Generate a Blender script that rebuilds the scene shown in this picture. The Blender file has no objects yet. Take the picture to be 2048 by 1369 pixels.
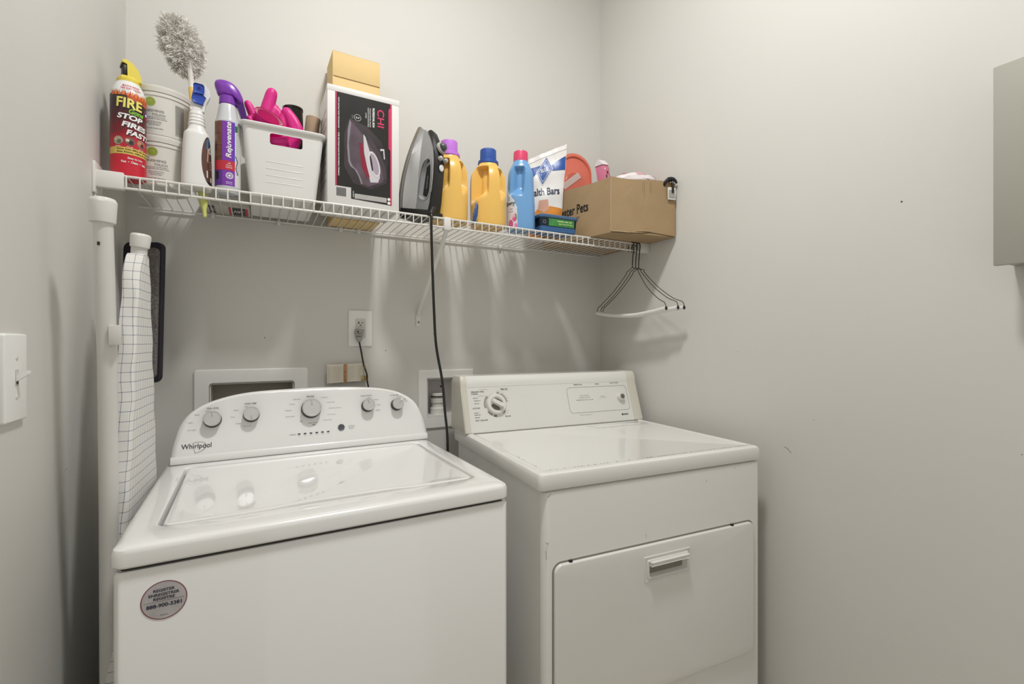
import bpy, bmesh, math, random
from mathutils import Vector, Matrix
random.seed(7)
C = bpy.context.scene.collection
R = math.radians
PI = math.pi
# ------------------------------------------------------------------ camera
cam_d = bpy.data.cameras.new('camera'); cam = bpy.data.objects.new('camera', cam_d); C.objects.link(cam)
cam_d.sensor_width = 36; cam_d.lens = 940/2048*36; cam_d.clip_start = .02
cam.location = (0, 0, 1.231); cam.rotation_euler = (R(90), 0, R(-28.43))
bpy.context.scene.camera = cam
# ------------------------------------------------------------------ world, lights, exposure
w = bpy.data.worlds.new('world'); bpy.context.scene.world = w; w.use_nodes = True
w.node_tree.nodes['Background'].inputs[0].default_value = (1.0, 1.0, .985, 1)
w.node_tree.nodes['Background'].inputs[1].default_value = .50
al = bpy.data.lights.new('ceiling_lamp_light', 'AREA'); al.shape = 'DISK'; al.size = .22; al.energy = 21.5; al.color = (1, 1, .995)
ao = bpy.data.objects.new('ceiling_lamp_light', al); C.objects.link(ao); ao.location = (.44, .56, 3.06)
vs = bpy.context.scene.view_settings
vs.view_transform = 'Standard'; vs.look = 'None'; vs.gamma = 1; vs.use_curve_mapping = False; vs.exposure = .27

# ------------------------------------------------------------------ materials
def lin(c):
    c = c/255
    return c/12.92 if c <= .04045 else ((c+.055)/1.055)**2.4
def rgb(h):
    return (lin(int(h[0:2],16)), lin(int(h[2:4],16)), lin(int(h[4:6],16)), 1)
MC = {}
def mat(h, rough=.5, metal=0, coat=0, trans=0, noise=0, nscale=40, bump=0, bscale=300, sss=0, name=None, alpha=1):
    key = (h, rough, metal, coat, trans, noise, nscale, bump, bscale, alpha)
    if key in MC: return MC[key]
    m = bpy.data.materials.new(name or 'paint_'+h); m.use_nodes = True
    nt = m.node_tree; b = nt.nodes['Principled BSDF']; L = nt.links
    b.inputs['Base Color'].default_value = rgb(h); b.inputs['Roughness'].default_value = rough
    b.inputs['Metallic'].default_value = metal; b.inputs['Coat Weight'].default_value = coat
    b.inputs['Coat Roughness'].default_value = .03
    b.inputs['Transmission Weight'].default_value = trans; b.inputs['Alpha'].default_value = alpha
    tc = nt.nodes.new('ShaderNodeTexCoord')
    if noise:
        n = nt.nodes.new('ShaderNodeTexNoise'); n.inputs['Scale'].default_value = nscale; n.inputs['Detail'].default_value = 5
        L.new(tc.outputs['Object'], n.inputs['Vector'])
        r = nt.nodes.new('ShaderNodeValToRGB'); c = rgb(h)
        r.color_ramp.elements[0].position = .3; r.color_ramp.elements[1].position = .7
        r.color_ramp.elements[0].color = tuple(x*(1-noise) for x in c[:3])+(1,)
        r.color_ramp.elements[1].color = tuple(min(1, x*(1+noise)) for x in c[:3])+(1,)
        L.new(n.outputs['Fac'], r.inputs['Fac']); L.new(r.outputs['Color'], b.inputs['Base Color'])
    if bump:
        n2 = nt.nodes.new('ShaderNodeTexNoise'); n2.inputs['Scale'].default_value = bscale; n2.inputs['Detail'].default_value = 3
        L.new(tc.outputs['Object'], n2.inputs['Vector'])
        bp = nt.nodes.new('ShaderNodeBump'); bp.inputs['Strength'].default_value = bump; bp.inputs['Distance'].default_value = .001
        L.new(n2.outputs['Fac'], bp.inputs['Height']); L.new(bp.outputs['Normal'], b.inputs['Normal'])
    MC[key] = m
    return m
WALL = mat('D7D5CF', .62, noise=.012, nscale=3, bump=.10, bscale=260, name='wall_paint')
CEIL = mat('F0EFEC', .8, name='ceiling_paint')
FLOOR = mat('C2B8A8', .5, noise=.08, nscale=8, name='floor_laminate')
ENAM = mat('F0EFEC', .28, coat=1.0, name='white_enamel')
ENAM2 = mat('E8E7E2', .2, coat=.6, bump=.03, bscale=220, name='aged_white_enamel')
PLAS = mat('E3E1DC', .32, name='white_plastic')
PLASY = mat('D9D5C8', .35, name='yellowed_plastic')
WIRE = mat('E2DFD9', .3, name='vinyl_wire')
BLK = mat('121212', .4, name='black_plastic')
INK = mat('2A2A2C', .6, name='black_ink')
INKG = mat('77777A', .6, name='grey_ink')
GAP = mat('4A4843', .8, name='gap')
SILV = mat('CFCFCD', .38, .7, name='brushed_silver')
CHROME = mat('D8D8D8', .12, 1, name='chrome')
WHT = mat('EFEFEC', .4, name='white_print')

# ------------------------------------------------------------------ mesh builder
def fnid(u, v, w=0): return Vector((u, v, w))
def frame(O, U, V, N=None):
    O = Vector(O); U = Vector(U).normalized(); V = Vector(V).normalized(); N = Vector(N) if N else U.cross(V)
    return lambda u, v, w=0: O+U*u+V*v+N*w
def wrap(rad, phi0=0, z0=0):
    """u arc length round a cylinder whose front is local -Y, v height, w outwards"""
    def f(u, v, w=0):
        r = rad(v) if callable(rad) else rad
        p = phi0+u/r
        return Vector(((r+w)*math.sin(p), -(r+w)*math.cos(p), z0+v))
    return f
FC = {}
def text_mesh(s, bold=0, shear=0):
    k = (s, bold, shear)
    if k in FC: return FC[k]
    cu = bpy.data.curves.new('t', 'FONT'); cu.body = s; cu.resolution_u = 3; cu.offset = bold; cu.shear = shear
    ob = bpy.data.objects.new('t', cu); C.objects.link(ob)
    dg = bpy.context.evaluated_depsgraph_get(); ev = ob.evaluated_get(dg); me = ev.to_mesh()
    vs_ = [tuple(v.co) for v in me.vertices]; fs = [tuple(p.vertices) for p in me.polygons]
    ev.to_mesh_clear(); bpy.data.objects.remove(ob); bpy.data.curves.remove(cu)
    FC[k] = (vs_, fs); return FC[k]
def rr(w_, h_, r, n=5, cx=0, cy=0):
    pts = []
    for (sx, sy, a0) in ((1,1,0),(-1,1,90),(-1,-1,180),(1,-1,270)):
        for i in range(n+1):
            a = R(a0+90*i/n); pts.append((cx+sx*(w_/2-r)+r*math.cos(a), cy+sy*(h_/2-r)+r*math.sin(a)))
    return pts
def circ(r, n=24, cx=0, cy=0, ry=None):
    return [(cx+r*math.cos(2*PI*i/n), cy+(ry or r)*math.sin(2*PI*i/n)) for i in range(n)]
def catmull(P, n=6, closed=False):
    out = []; m = len(P)
    for i in range(m if closed else m-1):
        g = lambda j: Vector(P[j % m]) if closed else Vector(P[max(0, min(m-1, j))])
        a, b, c, d = g(i-1), g(i), g(i+1), g(i+2)
        for k in range(n):
            t = k/n; out.append(.5*((2*b)+(c-a)*t+(2*a-5*b+4*c-d)*t*t+(3*b-a-3*c+d)*t**3))
    if not closed: out.append(Vector(P[-1]))
    return out
class B:
    def __init__(s): s.bm = bmesh.new(); s.mats = []
    def mi(s, m):
        if m not in s.mats: s.mats.append(m)
        return s.mats.index(m)
    def merge(s, t, m, M=None):
        i = s.mi(m)
        for f in t.faces: f.material_index = i
        if M is not None: bmesh.ops.transform(t, matrix=M, verts=t.verts)
        me = bpy.data.meshes.new('tmp'); t.to_mesh(me); t.free(); s.bm.from_mesh(me); bpy.data.meshes.remove(me)
    def box(s, lo, hi, m, bev=0, seg=2, M=None):
        t = bmesh.new(); lo = Vector(lo); hi = Vector(hi)
        bmesh.ops.create_cube(t, size=1)
        for v in t.verts: v.co = Vector([(lo[k]+hi[k])/2+v.co[k]*(hi[k]-lo[k]) for k in range(3)])
        if bev: bmesh.ops.bevel(t, geom=t.edges[:], offset=bev, segments=seg, profile=.5, affect='EDGES')
        s.merge(t, m, M)
    def loft(s, rings, m, caps=(True, True), closed=True, M=None):
        t = bmesh.new(); vr = [[t.verts.new(Vector(p)) for p in r] for r in rings]; n = len(rings[0])
        for a, b in zip(vr[:-1], vr[1:]):
            for i in range(n if closed else n-1):
                try: t.faces.new((a[i], a[(i+1) % n], b[(i+1) % n], b[i]))
                except ValueError: pass
        if caps[0]: t.faces.new(list(reversed(vr[0])))
        if caps[1]: t.faces.new(vr[-1])
        bmesh.ops.recalc_face_normals(t, faces=t.faces[:])
        s.merge(t, m, M)
    def lathe(s, prof, m, seg=32, M=None, sx=1, sy=1, caps=(True, True)):
        s.loft([[(r*math.cos(2*PI*i/seg)*sx, r*math.sin(2*PI*i/seg)*sy, z) for i in range(seg)] for r, z in prof], m, caps, M=M)
    def tube(s, pts, r, m, seg=8, caps=True, flat=1):
        pts = [Vector(p) for p in pts]; rings = []; up = Vector((0, 0, 1)); prev = None
        for i, p in enumerate(pts):
            d = (pts[min(i+1, len(pts)-1)]-pts[max(i-1, 0)]).normalized()
            if prev is None:
                x = d.cross(up) if abs(d.z) < .95 else d.cross(Vector((0, 1, 0)))
            else: x = prev-d*prev.dot(d)
            x.normalize(); prev = x; y = d.cross(x); rr_ = r[i] if isinstance(r, (list, tuple)) else r
            rings.append([p+x*rr_*math.cos(2*PI*k/seg)+y*rr_*flat*math.sin(2*PI*k/seg) for k in range(seg)])
        s.loft(rings, m, (caps, caps))
    def prism(s, poly, w0, w1, m, fn=fnid, bev=0):
        """poly in (u,v) extruded from w0 (back) to w1 (front)"""
        if bev:
            cx = sum(p[0] for p in poly)/len(poly); cy = sum(p[1] for p in poly)/len(poly)
            def ins(d):
                out = []; n = len(poly)
                for i in range(n):
                    p0 = Vector(poly[i-1][:2]); p1 = Vector(poly[i][:2]); p2 = Vector(poly[(i+1) % n][:2])
                    a = (p1-p0); b = (p2-p1)
                    if a.length < 1e-7: a = b
                    if b.length < 1e-7: b = a
                    n1 = Vector((-a.y, a.x)).normalized(); n2 = Vector((-b.y, b.x)).normalized(); nn = (n1+n2)
                    if nn.length < 1e-6: nn = n1
                    nn.normalize(); k = max(.4, nn.dot(n1)); out.append(p1+nn*d*sg/k)
                return out
            ar = sum(poly[i-1][0]*poly[i][1]-poly[i][0]*poly[i-1][1] for i in range(len(poly))); sg = 1 if ar > 0 else -1
            rings = [[fn(p[0], p[1], w0) for p in poly]]
            for a in (0, 30, 60, 90):
                rings.append([fn(p[0], p[1], w1-bev+bev*math.sin(R(a))) for p in ins(bev*(1-math.cos(R(a))))])
        else: rings = [[fn(p[0], p[1], w0) for p in poly], [fn(p[0], p[1], w1) for p in poly]]
        s.loft(rings, m)
    def decal(s, verts, faces, m, fn, w=.0004, step=None):
        t = bmesh.new(); vv = [t.verts.new((p[0], p[1], 0)) for p in verts]
        for f in faces:
            try: t.faces.new([vv[i] for i in f])
            except ValueError: pass
        if step:
            for ax in (0, 1):
                lo = min(v.co[ax] for v in t.verts); hi = max(v.co[ax] for v in t.verts); k = math.floor(lo/step)+1
                while k*step < hi:
                    co = [0, 0, 0]; co[ax] = k*step; no = [0, 0, 0]; no[ax] = 1
                    bmesh.ops.bisect_plane(t, geom=t.verts[:]+t.edges[:]+t.faces[:], plane_co=co, plane_no=no); k += 1
        for v in t.verts: v.co = fn(v.co.x, v.co.y, w)
        s.merge(t, m)
    def shape(s, poly, m, fn, w=.0004, step=None): s.decal(poly, [tuple(range(len(poly)))], m, fn, w, step)
    def rect(s, u0, v0, u1, v1, m, fn, w=.0004, step=None): s.shape([(u0, v0), (u1, v0), (u1, v1), (u0, v1)], m, fn, w, step)
    def ring(s, o, i, m, fn, w=.0004, step=None):
        n = len(o); s.decal(list(o)+list(i), [(k, (k+1) % n, n+(k+1) % n, n+k) for k in range(n)], m, fn, w, step)
    def text(s, body, m, fn, x, y, h, wd=None, al='C', bold=.0, shear=0, rot=0, w=.0006, step=None):
        V_, F_ = text_mesh(body, bold, shear)
        if not V_: return
        x0 = min(p[0] for p in V_); x1 = max(p[0] for p in V_); y0 = min(p[1] for p in V_); y1 = max(p[1] for p in V_)
        sy = h/(y1-y0); sx = wd/(x1-x0) if wd else sy
        ox = {'C': (x0+x1)/2, 'L': x0, 'R': x1}[al]; oy = (y0+y1)/2; c, q = math.cos(R(rot)), math.sin(R(rot))
        P = []
        for p in V_:
            a = (p[0]-ox)*sx; b = (p[1]-oy)*sy; P.append((x+a*c-b*q, y+a*q+b*c))
        s.decal(P, F_, m, fn, w, step)
    def fine(s, m, fn, x0, x1, y, h, w=.0005, step=None, rot=0, rnd=None):
        """a line of print too small to read"""
        g = rnd or random; x = 0; L = x1-x0; c, q = math.cos(R(rot)), math.sin(R(rot))
        while x < L:
            l = min(g.uniform(1.5, 4.5)*h, L-x)
            P = [(x, -h*.3), (x+l, -h*.3), (x+l, h*.3), (x, h*.3)]
            s.shape([(x0+a*c-b*q, y+a*q+b*c) for a, b in P], m, fn, w, step); x += l+h*.6
    def obj(s, name, parent=None, label=None, cat=None, group=None, kind=None, ang=32, loc=None):
        me = bpy.data.meshes.new(name); s.bm.to_mesh(me); s.bm.free()
        for m in s.mats: me.materials.append(m)
        me.shade_smooth(); me.set_sharp_from_angle(angle=R(ang))
        o = bpy.data.objects.new(name, me); C.objects.link(o)
        if parent: o.parent = parent
        if loc: o.location = loc
        if label: o['label'] = label
        if cat: o['category'] = cat
        if group: o['group'] = group
        if kind: o['kind'] = kind
        return o
def thing(name, label, cat, loc, rz=0, group=None):
    o = bpy.data.objects.new(name, None); C.objects.link(o); o.location = loc; o.rotation_euler = (0, 0, R(rz))
    o['label'] = label; o['category'] = cat
    if group: o['group'] = group
    o.empty_display_size = .05
    return o
def cut(o, cutters):
    """subtract builder meshes from an object, leaving one plain mesh"""
    cs = []
    for cb in cutters:
        c = cb.obj('cutter'); cs.append(c)
        if o.parent: c.parent = o.parent
        c.location = o.location
        md = o.modifiers.new('b', 'BOOLEAN'); md.operation = 'DIFFERENCE'; md.solver = 'EXACT'; md.object = c
    dg = bpy.context.evaluated_depsgraph_get(); me = bpy.data.meshes.new_from_object(o.evaluated_get(dg))
    o.modifiers.clear(); o.data = me; me.set_sharp_from_angle(angle=R(32))
    for c in cs: bpy.data.objects.remove(c)
def remesh(o, vox, smooth=6):
    md = o.modifiers.new('r', 'REMESH'); md.mode = 'VOXEL'; md.voxel_size = vox; md.use_smooth_shade = True
    sm = o.modifiers.new('s', 'SMOOTH'); sm.iterations = smooth; sm.factor = .5
def sstep(a, b, x):
    t = max(0, min(1, (x-a)/(b-a))); return t*t*(3-2*t)

# ------------------------------------------------------------------ the room
XL, XR, YB, ZC = -.33, 1.38, 1.70, 3.10
def wall(name, lo, hi):
    b = B(); b.box(lo, hi, WALL); return b
b = wall('wall_back', (XL-.1, YB, 0), (XR+.1, YB+.12, ZC))
for (u, v) in ((.585, 1.262), (.405, 1.20), (.02, 1.245)):       # small scuffs
    b.shape(circ(.0018, 8, u, v), GAP, frame((0, YB, 0), (1,0,0), (0,0,1)), .0003)
wb = b.obj('wall_back', kind='structure')
c1 = B(); c1.box((-.125, YB-.05, .94), (.102, YB+.085, 1.10), WALL)
c2 = B(); c2.box((.562, YB-.05, .954), (.71, YB+.085, 1.09), WALL)
cut(wb, [c1, c2])
b = wall('wall_left', (XL-.1, -.8, 0), (XL, YB, ZC))
f = frame((XL, 0, 0), (0, -1, 0), (0, 0, 1))
for (y, z, l, a) in ((.905, .80, .02, 60), (1.0, .62, .012, 30), (.93, .70, .03, 55), (1.22, .98, .012, 10)):
    b.tube([(XL+.0001, y, z), (XL+.0001, y+l*math.cos(R(a)), z+l*math.sin(R(a)))], .0004, INKG, 5)
b.obj('wall_left', kind='structure')
b = wall('wall_right', (XR, -.8, 0), (XR+.1, YB, ZC))
for (y, z, r_) in ((.555, 1.573, .0022), (1.0, 1.20, .001), (.76, 1.01, .001), (.35, 1.0, .001)):
    b.shape(circ(r_, 10, -y, z), GAP, frame((XR, 0, 0), (0, -1, 0), (0, 0, 1)), .0003)
b.tube([(XR, .845, .919), (XR, .835, .915), (XR, .825, .905)], .0006, INK, 5)
b.obj('wall_right', kind='structure')
b = B(); b.box((XL-.1, -.8, -.1), (XR+.1, YB+.12, 0), FLOOR); b.obj('floor', kind='structure')
b = B()
for lo, hi in (((XL-.1, -.9, 0), (.0, -.8, ZC)), ((1.0, -.9, 0), (XR+.1, -.8, ZC)), ((.0, -.9, 2.05), (1.0, -.8, ZC))): b.box(lo, hi, WALL)
b.obj('bounce_wall_front', kind='structure')  # unseen wall added to hold bounced light; doorway placed to brighten left wall
b = B(); b.box((XL-.1, -.8, ZC), (XR+.1, YB+.12, ZC+.1), CEIL); b.obj('ceiling', kind='structure')
for nm, lo, hi in (('baseboard_back', (XL, YB-.014, 0), (XR, YB, .09)), ('baseboard_left', (XL, -.8, 0), (XL+.014, YB-.014, .09)), ('baseboard_right', (XR-.014, -.8, 0), (XR, YB-.014, .09))):
    b = B(); b.box(lo, hi, PLAS, .003); b.obj(nm, kind='structure')

# ------------------------------------------------------------------ washing machine
def rr_ring(w0, w1, d0, d1, r, z, n=6):
    return [(p[0], p[1], z) for p in rr(w1-w0, d1-d0, r, n, (w0+w1)/2, (d0+d1)/2)]
W = thing('washing_machine', 'white top-loading washing machine with five round silver knobs on an arched console', 'washing machine', (-.2, .92, 0), 1)
ZT = .914; WW = .70; WD = .68
b = B()
b.loft([rr_ring(.004, WW-.002, .004, WD, .012, z) for z in (.015, .868)]+[rr_ring(.007, WW-.005, .007, WD-.003, .010, .873)], ENAM)
for x in (.05, .65):
    for y in (.05, .62): b.lathe([(.02, 0), (.02, .016)], BLK, 16, Matrix.Translation((x, y, 0)))
b.obj('cabinet', W)
b = B(); b.loft([rr_ring(.012, WW-.012, .012, WD-.01, .008, z) for z in (.8725, .8805)], GAP); b.obj('seam_gap', W)
# top deck ring
LX0, LX1, LY0, LY1 = .050, .652, .078, .515
b = B(); o_ = lambda e, z: rr_ring(e, WW-e, e, WD-e, .02, z)
i_ = lambda e, z: rr_ring(LX0-e, LX1+e, LY0-e, LY1+e, .022, z)
b.loft([i_(.0, ZT-.030), i_(.0, ZT-.006), i_(.002, ZT-.0015), i_(.006, ZT), o_(.014, ZT), o_(.007, ZT-.0018), o_(.002, ZT-.006), o_(0, ZT-.012), o_(0, ZT-.031), o_(.002, ZT-.034), o_(.01, ZT-.034)], ENAM, (False, False))
b.loft([i_(.0, ZT-.030), i_(-.01, ZT-.030)], ENAM, (False, True))
b.obj('top_deck', W)
b = B()
g = .0055
def lid_ring(e, z):
    r = rr_ring(LX0+g+e, LX1-g-e, LY0+g+e, LY1-g-e, .018, z, 6)
    return r
def scoop(x): return .011*sstep(.20, .30, x)*(1-sstep(.44, .52, x))
NX, NY = 60, 24
x0, x1, y0, y1 = LX0+g, LX1-g, LY0+g, LY1-g
rings = []
outl = rr(x1-x0, y1-y0, .018, 6, (x0+x1)/2, (y0+y1)/2)
# refine long edges
full = []
for i in range(len(outl)):
    a = Vector(outl[i]); c = Vector(outl[(i+1) % len(outl)]); n = max(1, int((c-a).length/.02))
    for k in range(n): full.append(a.lerp(c, k/n))
ctr = Vector(((x0+x1)/2, (y0+y1)/2))
def lr(e, z):
    out = []
    for p in full:
        q = Vector((max(x0+e, min(x1-e, p.x)), max(y0+e, min(y1-e, p.y))))
        if p.y < y0+.004: q.y += scoop(p.x)
        out.append((q.x, q.y, z))
    return out
b.loft([lr(0, ZT-.029), lr(0, ZT-.006), lr(.0015, ZT-.0025), lr(.005, ZT-.001), lr(.012, ZT-.0018), lr(.02, ZT-.0035)], ENAM)
b.obj('lid', W)
# console
CY = .545; ln = R(18)
cf = frame((0, CY, ZT), (1, 0, 0), (0, math.sin(ln), math.cos(ln)), (0, -math.cos(ln), math.sin(ln)))
OUT = [(.009, .002), (.0125, .03), (.018, .062), (.031, .106), (.057, .141), (.108, .168), (.192, .186), (.322, .191), (.40, .1912), (.477, .188), (.557, .180), (.621, .162), (.667, .129), (.690, .082), (.698, .04), (.701, .002)]
arc = [tuple(p) for p in catmull([(x, y, 0) for x, y in OUT], 5)]
def cring(e, wv, back=False):
    out = []; cx, cy = .355, .06
    for p in arc:
        d = Vector((p[0]-cx, p[1]-cy)); k = max(0, 1-e/d.length); u = cx+d.x*k; v = max(.002, cy+d.y*k)
        P = cf(u, v, wv)
        if back: P.y = .672
        out.append(P)
    return out
b = B()
b.loft([cring(.012, -.002, True), cring(.0, -.012), cring(.001, -.007), cring(.004, -.003), cring(.009, -.001), cring(.014, 0), cring(.016, -.0006)], ENAM)
# swelling along the foot of the console
prof = []
for a in range(0, 181, 15): prof.append((.020*(1-math.cos(R(a)))/2*1.0+.002, .0035*math.sin(R(a))))
b.loft([[cf(u, v, wv-.0008) for v, wv in prof] for u in (.014, .03, .35, .66, .697)], ENAM, closed=False, caps=(False, False))
fr = cf
T_ = lambda s_, x, y, h, wd=None, m=INKG, **k: b.text(s_, m, cf, x, y, h, wd, w=.0006, **k)
T_('Whirlpool', .069, .044, .0165, .066, INK, bold=.004)
b.ring([(.069+.020*math.cos(t)*1.0-.008*math.sin(t), .042+.012*math.sin(t)*1.0+.008*math.cos(t)) for t in [R(a) for a in range(-120, 100, 12)]],
       [(.069+.019*math.cos(t)*1.0-.008*math.sin(t), .042+.0112*math.sin(t)*1.0+.008*math.cos(t)) for t in [R(a) for a in range(-120, 100, 12)]], INK, cf, .0006)
T_('SOIL LEVEL', .104, .144, .0045, .028, INKG, bold=.01)
T_('WASH TEMP', .193, .151, .0045, .030, INKG, bold=.01)
T_('Normal', .349, .163, .0055, .020, INKG, bold=.01)
T_('RINSE OPTIONS', .512, .155, .0036, .034, INKG)
T_('WATER LEVEL', .600, .152, .0036, .030, INKG)
for s_, x, y, wd in (('Heavy', .092, .137, .012), ('Med', .068, .128, .010), ('Light', .054, .108, .012), ('Ex Light', .058, .088, .018),
    ('Hot', .183, .143, .008), ('Warm', .158, .134, .012), ('Cool', .150, .116, .009), ('Cold', .163, .097, .011), ('Tap Cold', .184, .088, .019),
    ('Cold Wash', .312, .156, .020), ('Casual', .299, .142, .013), ('Delicate', .289, .124, .016), ('Quick Wash', .293, .106, .024), ('Soak', .322, .090, .009),
    ('Quick Wash', .389, .157, .018), ('Heavy Duty', .406, .141, .022), ('Bulky Items/Sheets', .417, .123, .034), ('Drain & Spin', .407, .104, .023), ('Rinse & Spin', .395, .088, .024),
    ('Clean Washer', .354, .083, .026), ('1 Rinse', .520, .148, .010), ('1 Rinse', .541, .141, .014), ('Fabric', .549, .124, .012), ('2 Rinses', .545, .107, .015),
    ('Auto Sensing', .616, .146, .018), ('Deep', .632, .139, .008), ('Water', .634, .135, .009), ('Wash', .637, .130, .009), ('Start/Pause', .462, .065, .018)):
    T_(s_, x, y, .0030, wd)
T_('affresh', .356, .077, .003, .009, INK, bold=.02)
T_('Progress', .299, .053, .0034, .016, INKG, bold=.015)
for k in range(6):
    b.shape(rr(.0075, .0032, .0015, 4, .3155+k*.0158, .0535), INK, cf, .0006)
    b.fine(INKG, cf, .3115+k*.0158, .3195+k*.0158, .0485, .0012)
b.fine(INKG, cf, .4525, .470, .060, .0012); b.fine(INKG, cf, .4545, .468, .0565, .0012)
b.obj('console', W)
def knob(u, v, r, ang, lab=None):
    M = Matrix.Translation(cf(u, v, 0)) @ Matrix.Rotation(R(90)-ln, 4, 'X')
    e = bpy.data.objects
    b = B(); b.lathe([(r*1.05, 0), (r*1.05, .002), (r*1.0, .016), (r*.93, .019)], BLK, 40, M); k = b.obj('knob', W)
    b = B(); b.lathe([(r*.93, .0185), (r*.99, .020), (r*.99, .0235), (r*.93, .026), (r*.86, .026), (r*.84, .025)], SILV, 40, M)
    b.obj('knob_cap', k)
    b = B(); b.box((-.0012, r*.25, .0249), (.0012, r*.9, .0273), CHROME, .0006, M=M @ Matrix.Rotation(R(ang), 4, 'Z')); b.obj('pointer', k)
for a in ((.1035, .112, .0205, 0), (.195, .1185, .0195, 180), (.350, .1245, .0265, 0), (.5135, .1225, .0185, 4), (.605, .1200, .0180, -45)): knob(*a)
b = B(); M = Matrix.Translation(cf(.432, .0625, 0)) @ Matrix.Rotation(R(90)-ln, 4, 'X')
b.lathe([(.0095, 0), (.0095, .002), (.0085, .003), (.006, .0022)], mat('55555A', .25, name='smoke_button'), 28, M); b.obj('start_button', W)
# register sticker
b = B(); sf = frame((.069, .0038, .819), (1, 0, 0), (0, 0, 1), (0, -1, 0)); STK = mat('C4BFC0', .35, .1, noise=.16, nscale=25, name='holographic_sticker')
b.shape(circ(.0305, 48), mat('8C4A5A', .4, name='sticker_rim'), sf, .0003); b.shape(circ(.029, 48), STK, sf, .0005)
NAVY = mat('17193A', .5, name='navy_ink')
for s_, y, wd in (('REGISTER', .0165, .028), ('ENREGISTRER', .0098, .040), ('REGISTRE', .0035, .028)): b.text(s_, NAVY, sf, 0, y, .0046, wd, bold=.025, w=.0008)
b.rect(-.026, -.0012, .026, -.0008, NAVY, sf, .0008); b.text('888-900-3381', NAVY, sf, 0, -.0075, .0062, .046, bold=.025, w=.0008)
b.text('Whirlpool', NAVY, sf, 0, -.0235, .0022, .010, w=.0008, bold=.01)
b.obj('sticker', W, 'round silvery register sticker with navy print')

# ------------------------------------------------------------------ dryer
D = thing('clothes_dryer', 'older white clothes dryer with a dial console and pull-down front door', 'dryer', (.572, .921, 0), -4)
DT = .925; DW = .737; DD = .66
b = B()
b.loft([rr_ring(.016, DW-.004, .022, DD, .006, z) for z in (.015, .884)], ENAM2); b.obj('cabinet', D)
def fp(e, z):   # front panel with rounded front edges
    pts = [(.012+e, .0215)]
    for a in range(0, 91, 15): pts.append((.012+e+.014*(1-math.cos(R(a)))*1.0, .0215-.019*math.sin(R(a))+e))
    for a in range(90, -1, -15): pts.append((DW-.001-e-.014*(1-math.cos(R(a))), .0215-.019*math.sin(R(a))+e))
    pts.append((DW-.001-e, .0215)); return [(x, y, z) for x, y in pts]
b = B(); b.loft([fp(0, .02), fp(0, .874), fp(.001, .878), fp(.005, .881)], ENAM2)
ff = frame((0, .0025, DT), (1, 0, 0), (0, 0, 1), (0, -1, 0))
SCR = mat('7A756C', .7, name='scratch')
for pts in ([(.022, -.055), (.030, -.049)], [(.016, -.16), (.019, -.164), (.024, -.163)], [(.017, -.18), (.0175, -.20)], [(.52, -.075), (.5205, -.082)], [(.31, -.19), (.3105, -.199)], [(.63, -.052), (.6302, -.056)], [(.19, -.56), (.194, -.566)], [(.735, -.17), (.735, -.173)]):
    b.tube([ff(u, v, 0) for u, v in pts], .0005, SCR, 5)
b.obj('front_panel', D)
b = B(); b.loft([rr_ring(.02, DW-.01, .012, DD-.01, .008, z) for z in (.8805, .8865)], GAP); b.obj('seam_gap', D)
b = B(); do = lambda e, z: rr_ring(e, DW-e, e, DD-e, .012, z)
b.loft([do(.01, DT-.0405), do(.001, DT-.0405), do(0, DT-.037), do(0, DT-.010), do(.0025, DT-.004), do(.008, DT-.0008), do(.014, DT), do(.024, DT), do(.027, DT-.002), do(.030, DT-.0028)], ENAM2)
tp_ = b
b = B(); tf = frame((0, 0, DT-.0028), (1, 0, 0), (0, 1, 0), (0, 0, 1))
b.prism([(.455, .50), (.475, .445), (.70, .445), (.71, .50)], 0, .0012, ENAM2, tf, .0008); b.ring([(.454, .501), (.4745, .4442), (.7008, .4442), (.711, .501)], [(.4556, .50), (.4757, .4455), (.6992, .4455), (.7093, .50)], INKG, tf, .0003)
b.obj('lint_screen_cover', D)
# scuffed wear line along the raised rim
b = tp_; WEAR = mat('5B5750', .8, name='worn_edge'); g2 = random.Random(3)
for k in range(70):
    u = .03+.68*(k/70); l = g2.uniform(.001, .0075)
    if g2.random() < .7: b.box((u, .0262, DT-.0008), (u+l, .0268+g2.uniform(0, .0004), DT-.0002), WEAR)
for k in range(14):
    v = .05+.4*g2.random(); b.box((.0262, v, DT-.0008), (.0267, v+g2.uniform(.001, .006), DT-.0002), WEAR)
b.obj('top_panel', D)
# door
b = B(); b.prism(rr(.672, .385, .024, 6, .369, -.404), -.004, .0006, mat('8C887F', .7, name='door_gap'), ff); b.obj('door_gap_shade', D)  # grey plate imitates the shade in the gap around the door
b = B(); b.prism(rr(.664, .377, .021, 8, .369, -.4045), -.002, .0085, ENAM2, ff, .004)
door = b.obj('door', D)
cb = B(); cb.prism([(.309, -.300), (.442, -.300), (.442, -.256), (.309, -.256)], -.0015, .02, ENAM2, ff)
cut(door, [cb])
b = B(); hf = lambda u, v, w=0: ff(.3745+u, -.277+v, .0085+w)
def rect4(w_, h_): return [(-w_/2, -h_/2), (w_/2, -h_/2), (w_/2, h_/2), (-w_/2, h_/2)]
b.loft([[hf(x, y, 0) for x, y in rr(.155, .066, .003, 3)], [hf(x, y, .002) for x, y in rr(.153, .064, .003, 3)], [hf(x, y, .002) for x, y in rr(.148, .058, .003, 3)], [hf(x, y, .0008) for x, y in rr(.147, .057, .003, 3)],
        [hf(x, y, .0008) for x, y in rr(.138, .049, .003, 3)], [hf(x, y, .0045) for x, y in rr(.134, .046, .003, 3)], [hf(x, y, .0045) for x, y in rr(.128, .040, .003, 3)], [hf(x, y-.001, -.0085) for x, y in rr(.114, .030, .003, 3)]], PLAS, (False, True))
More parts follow.
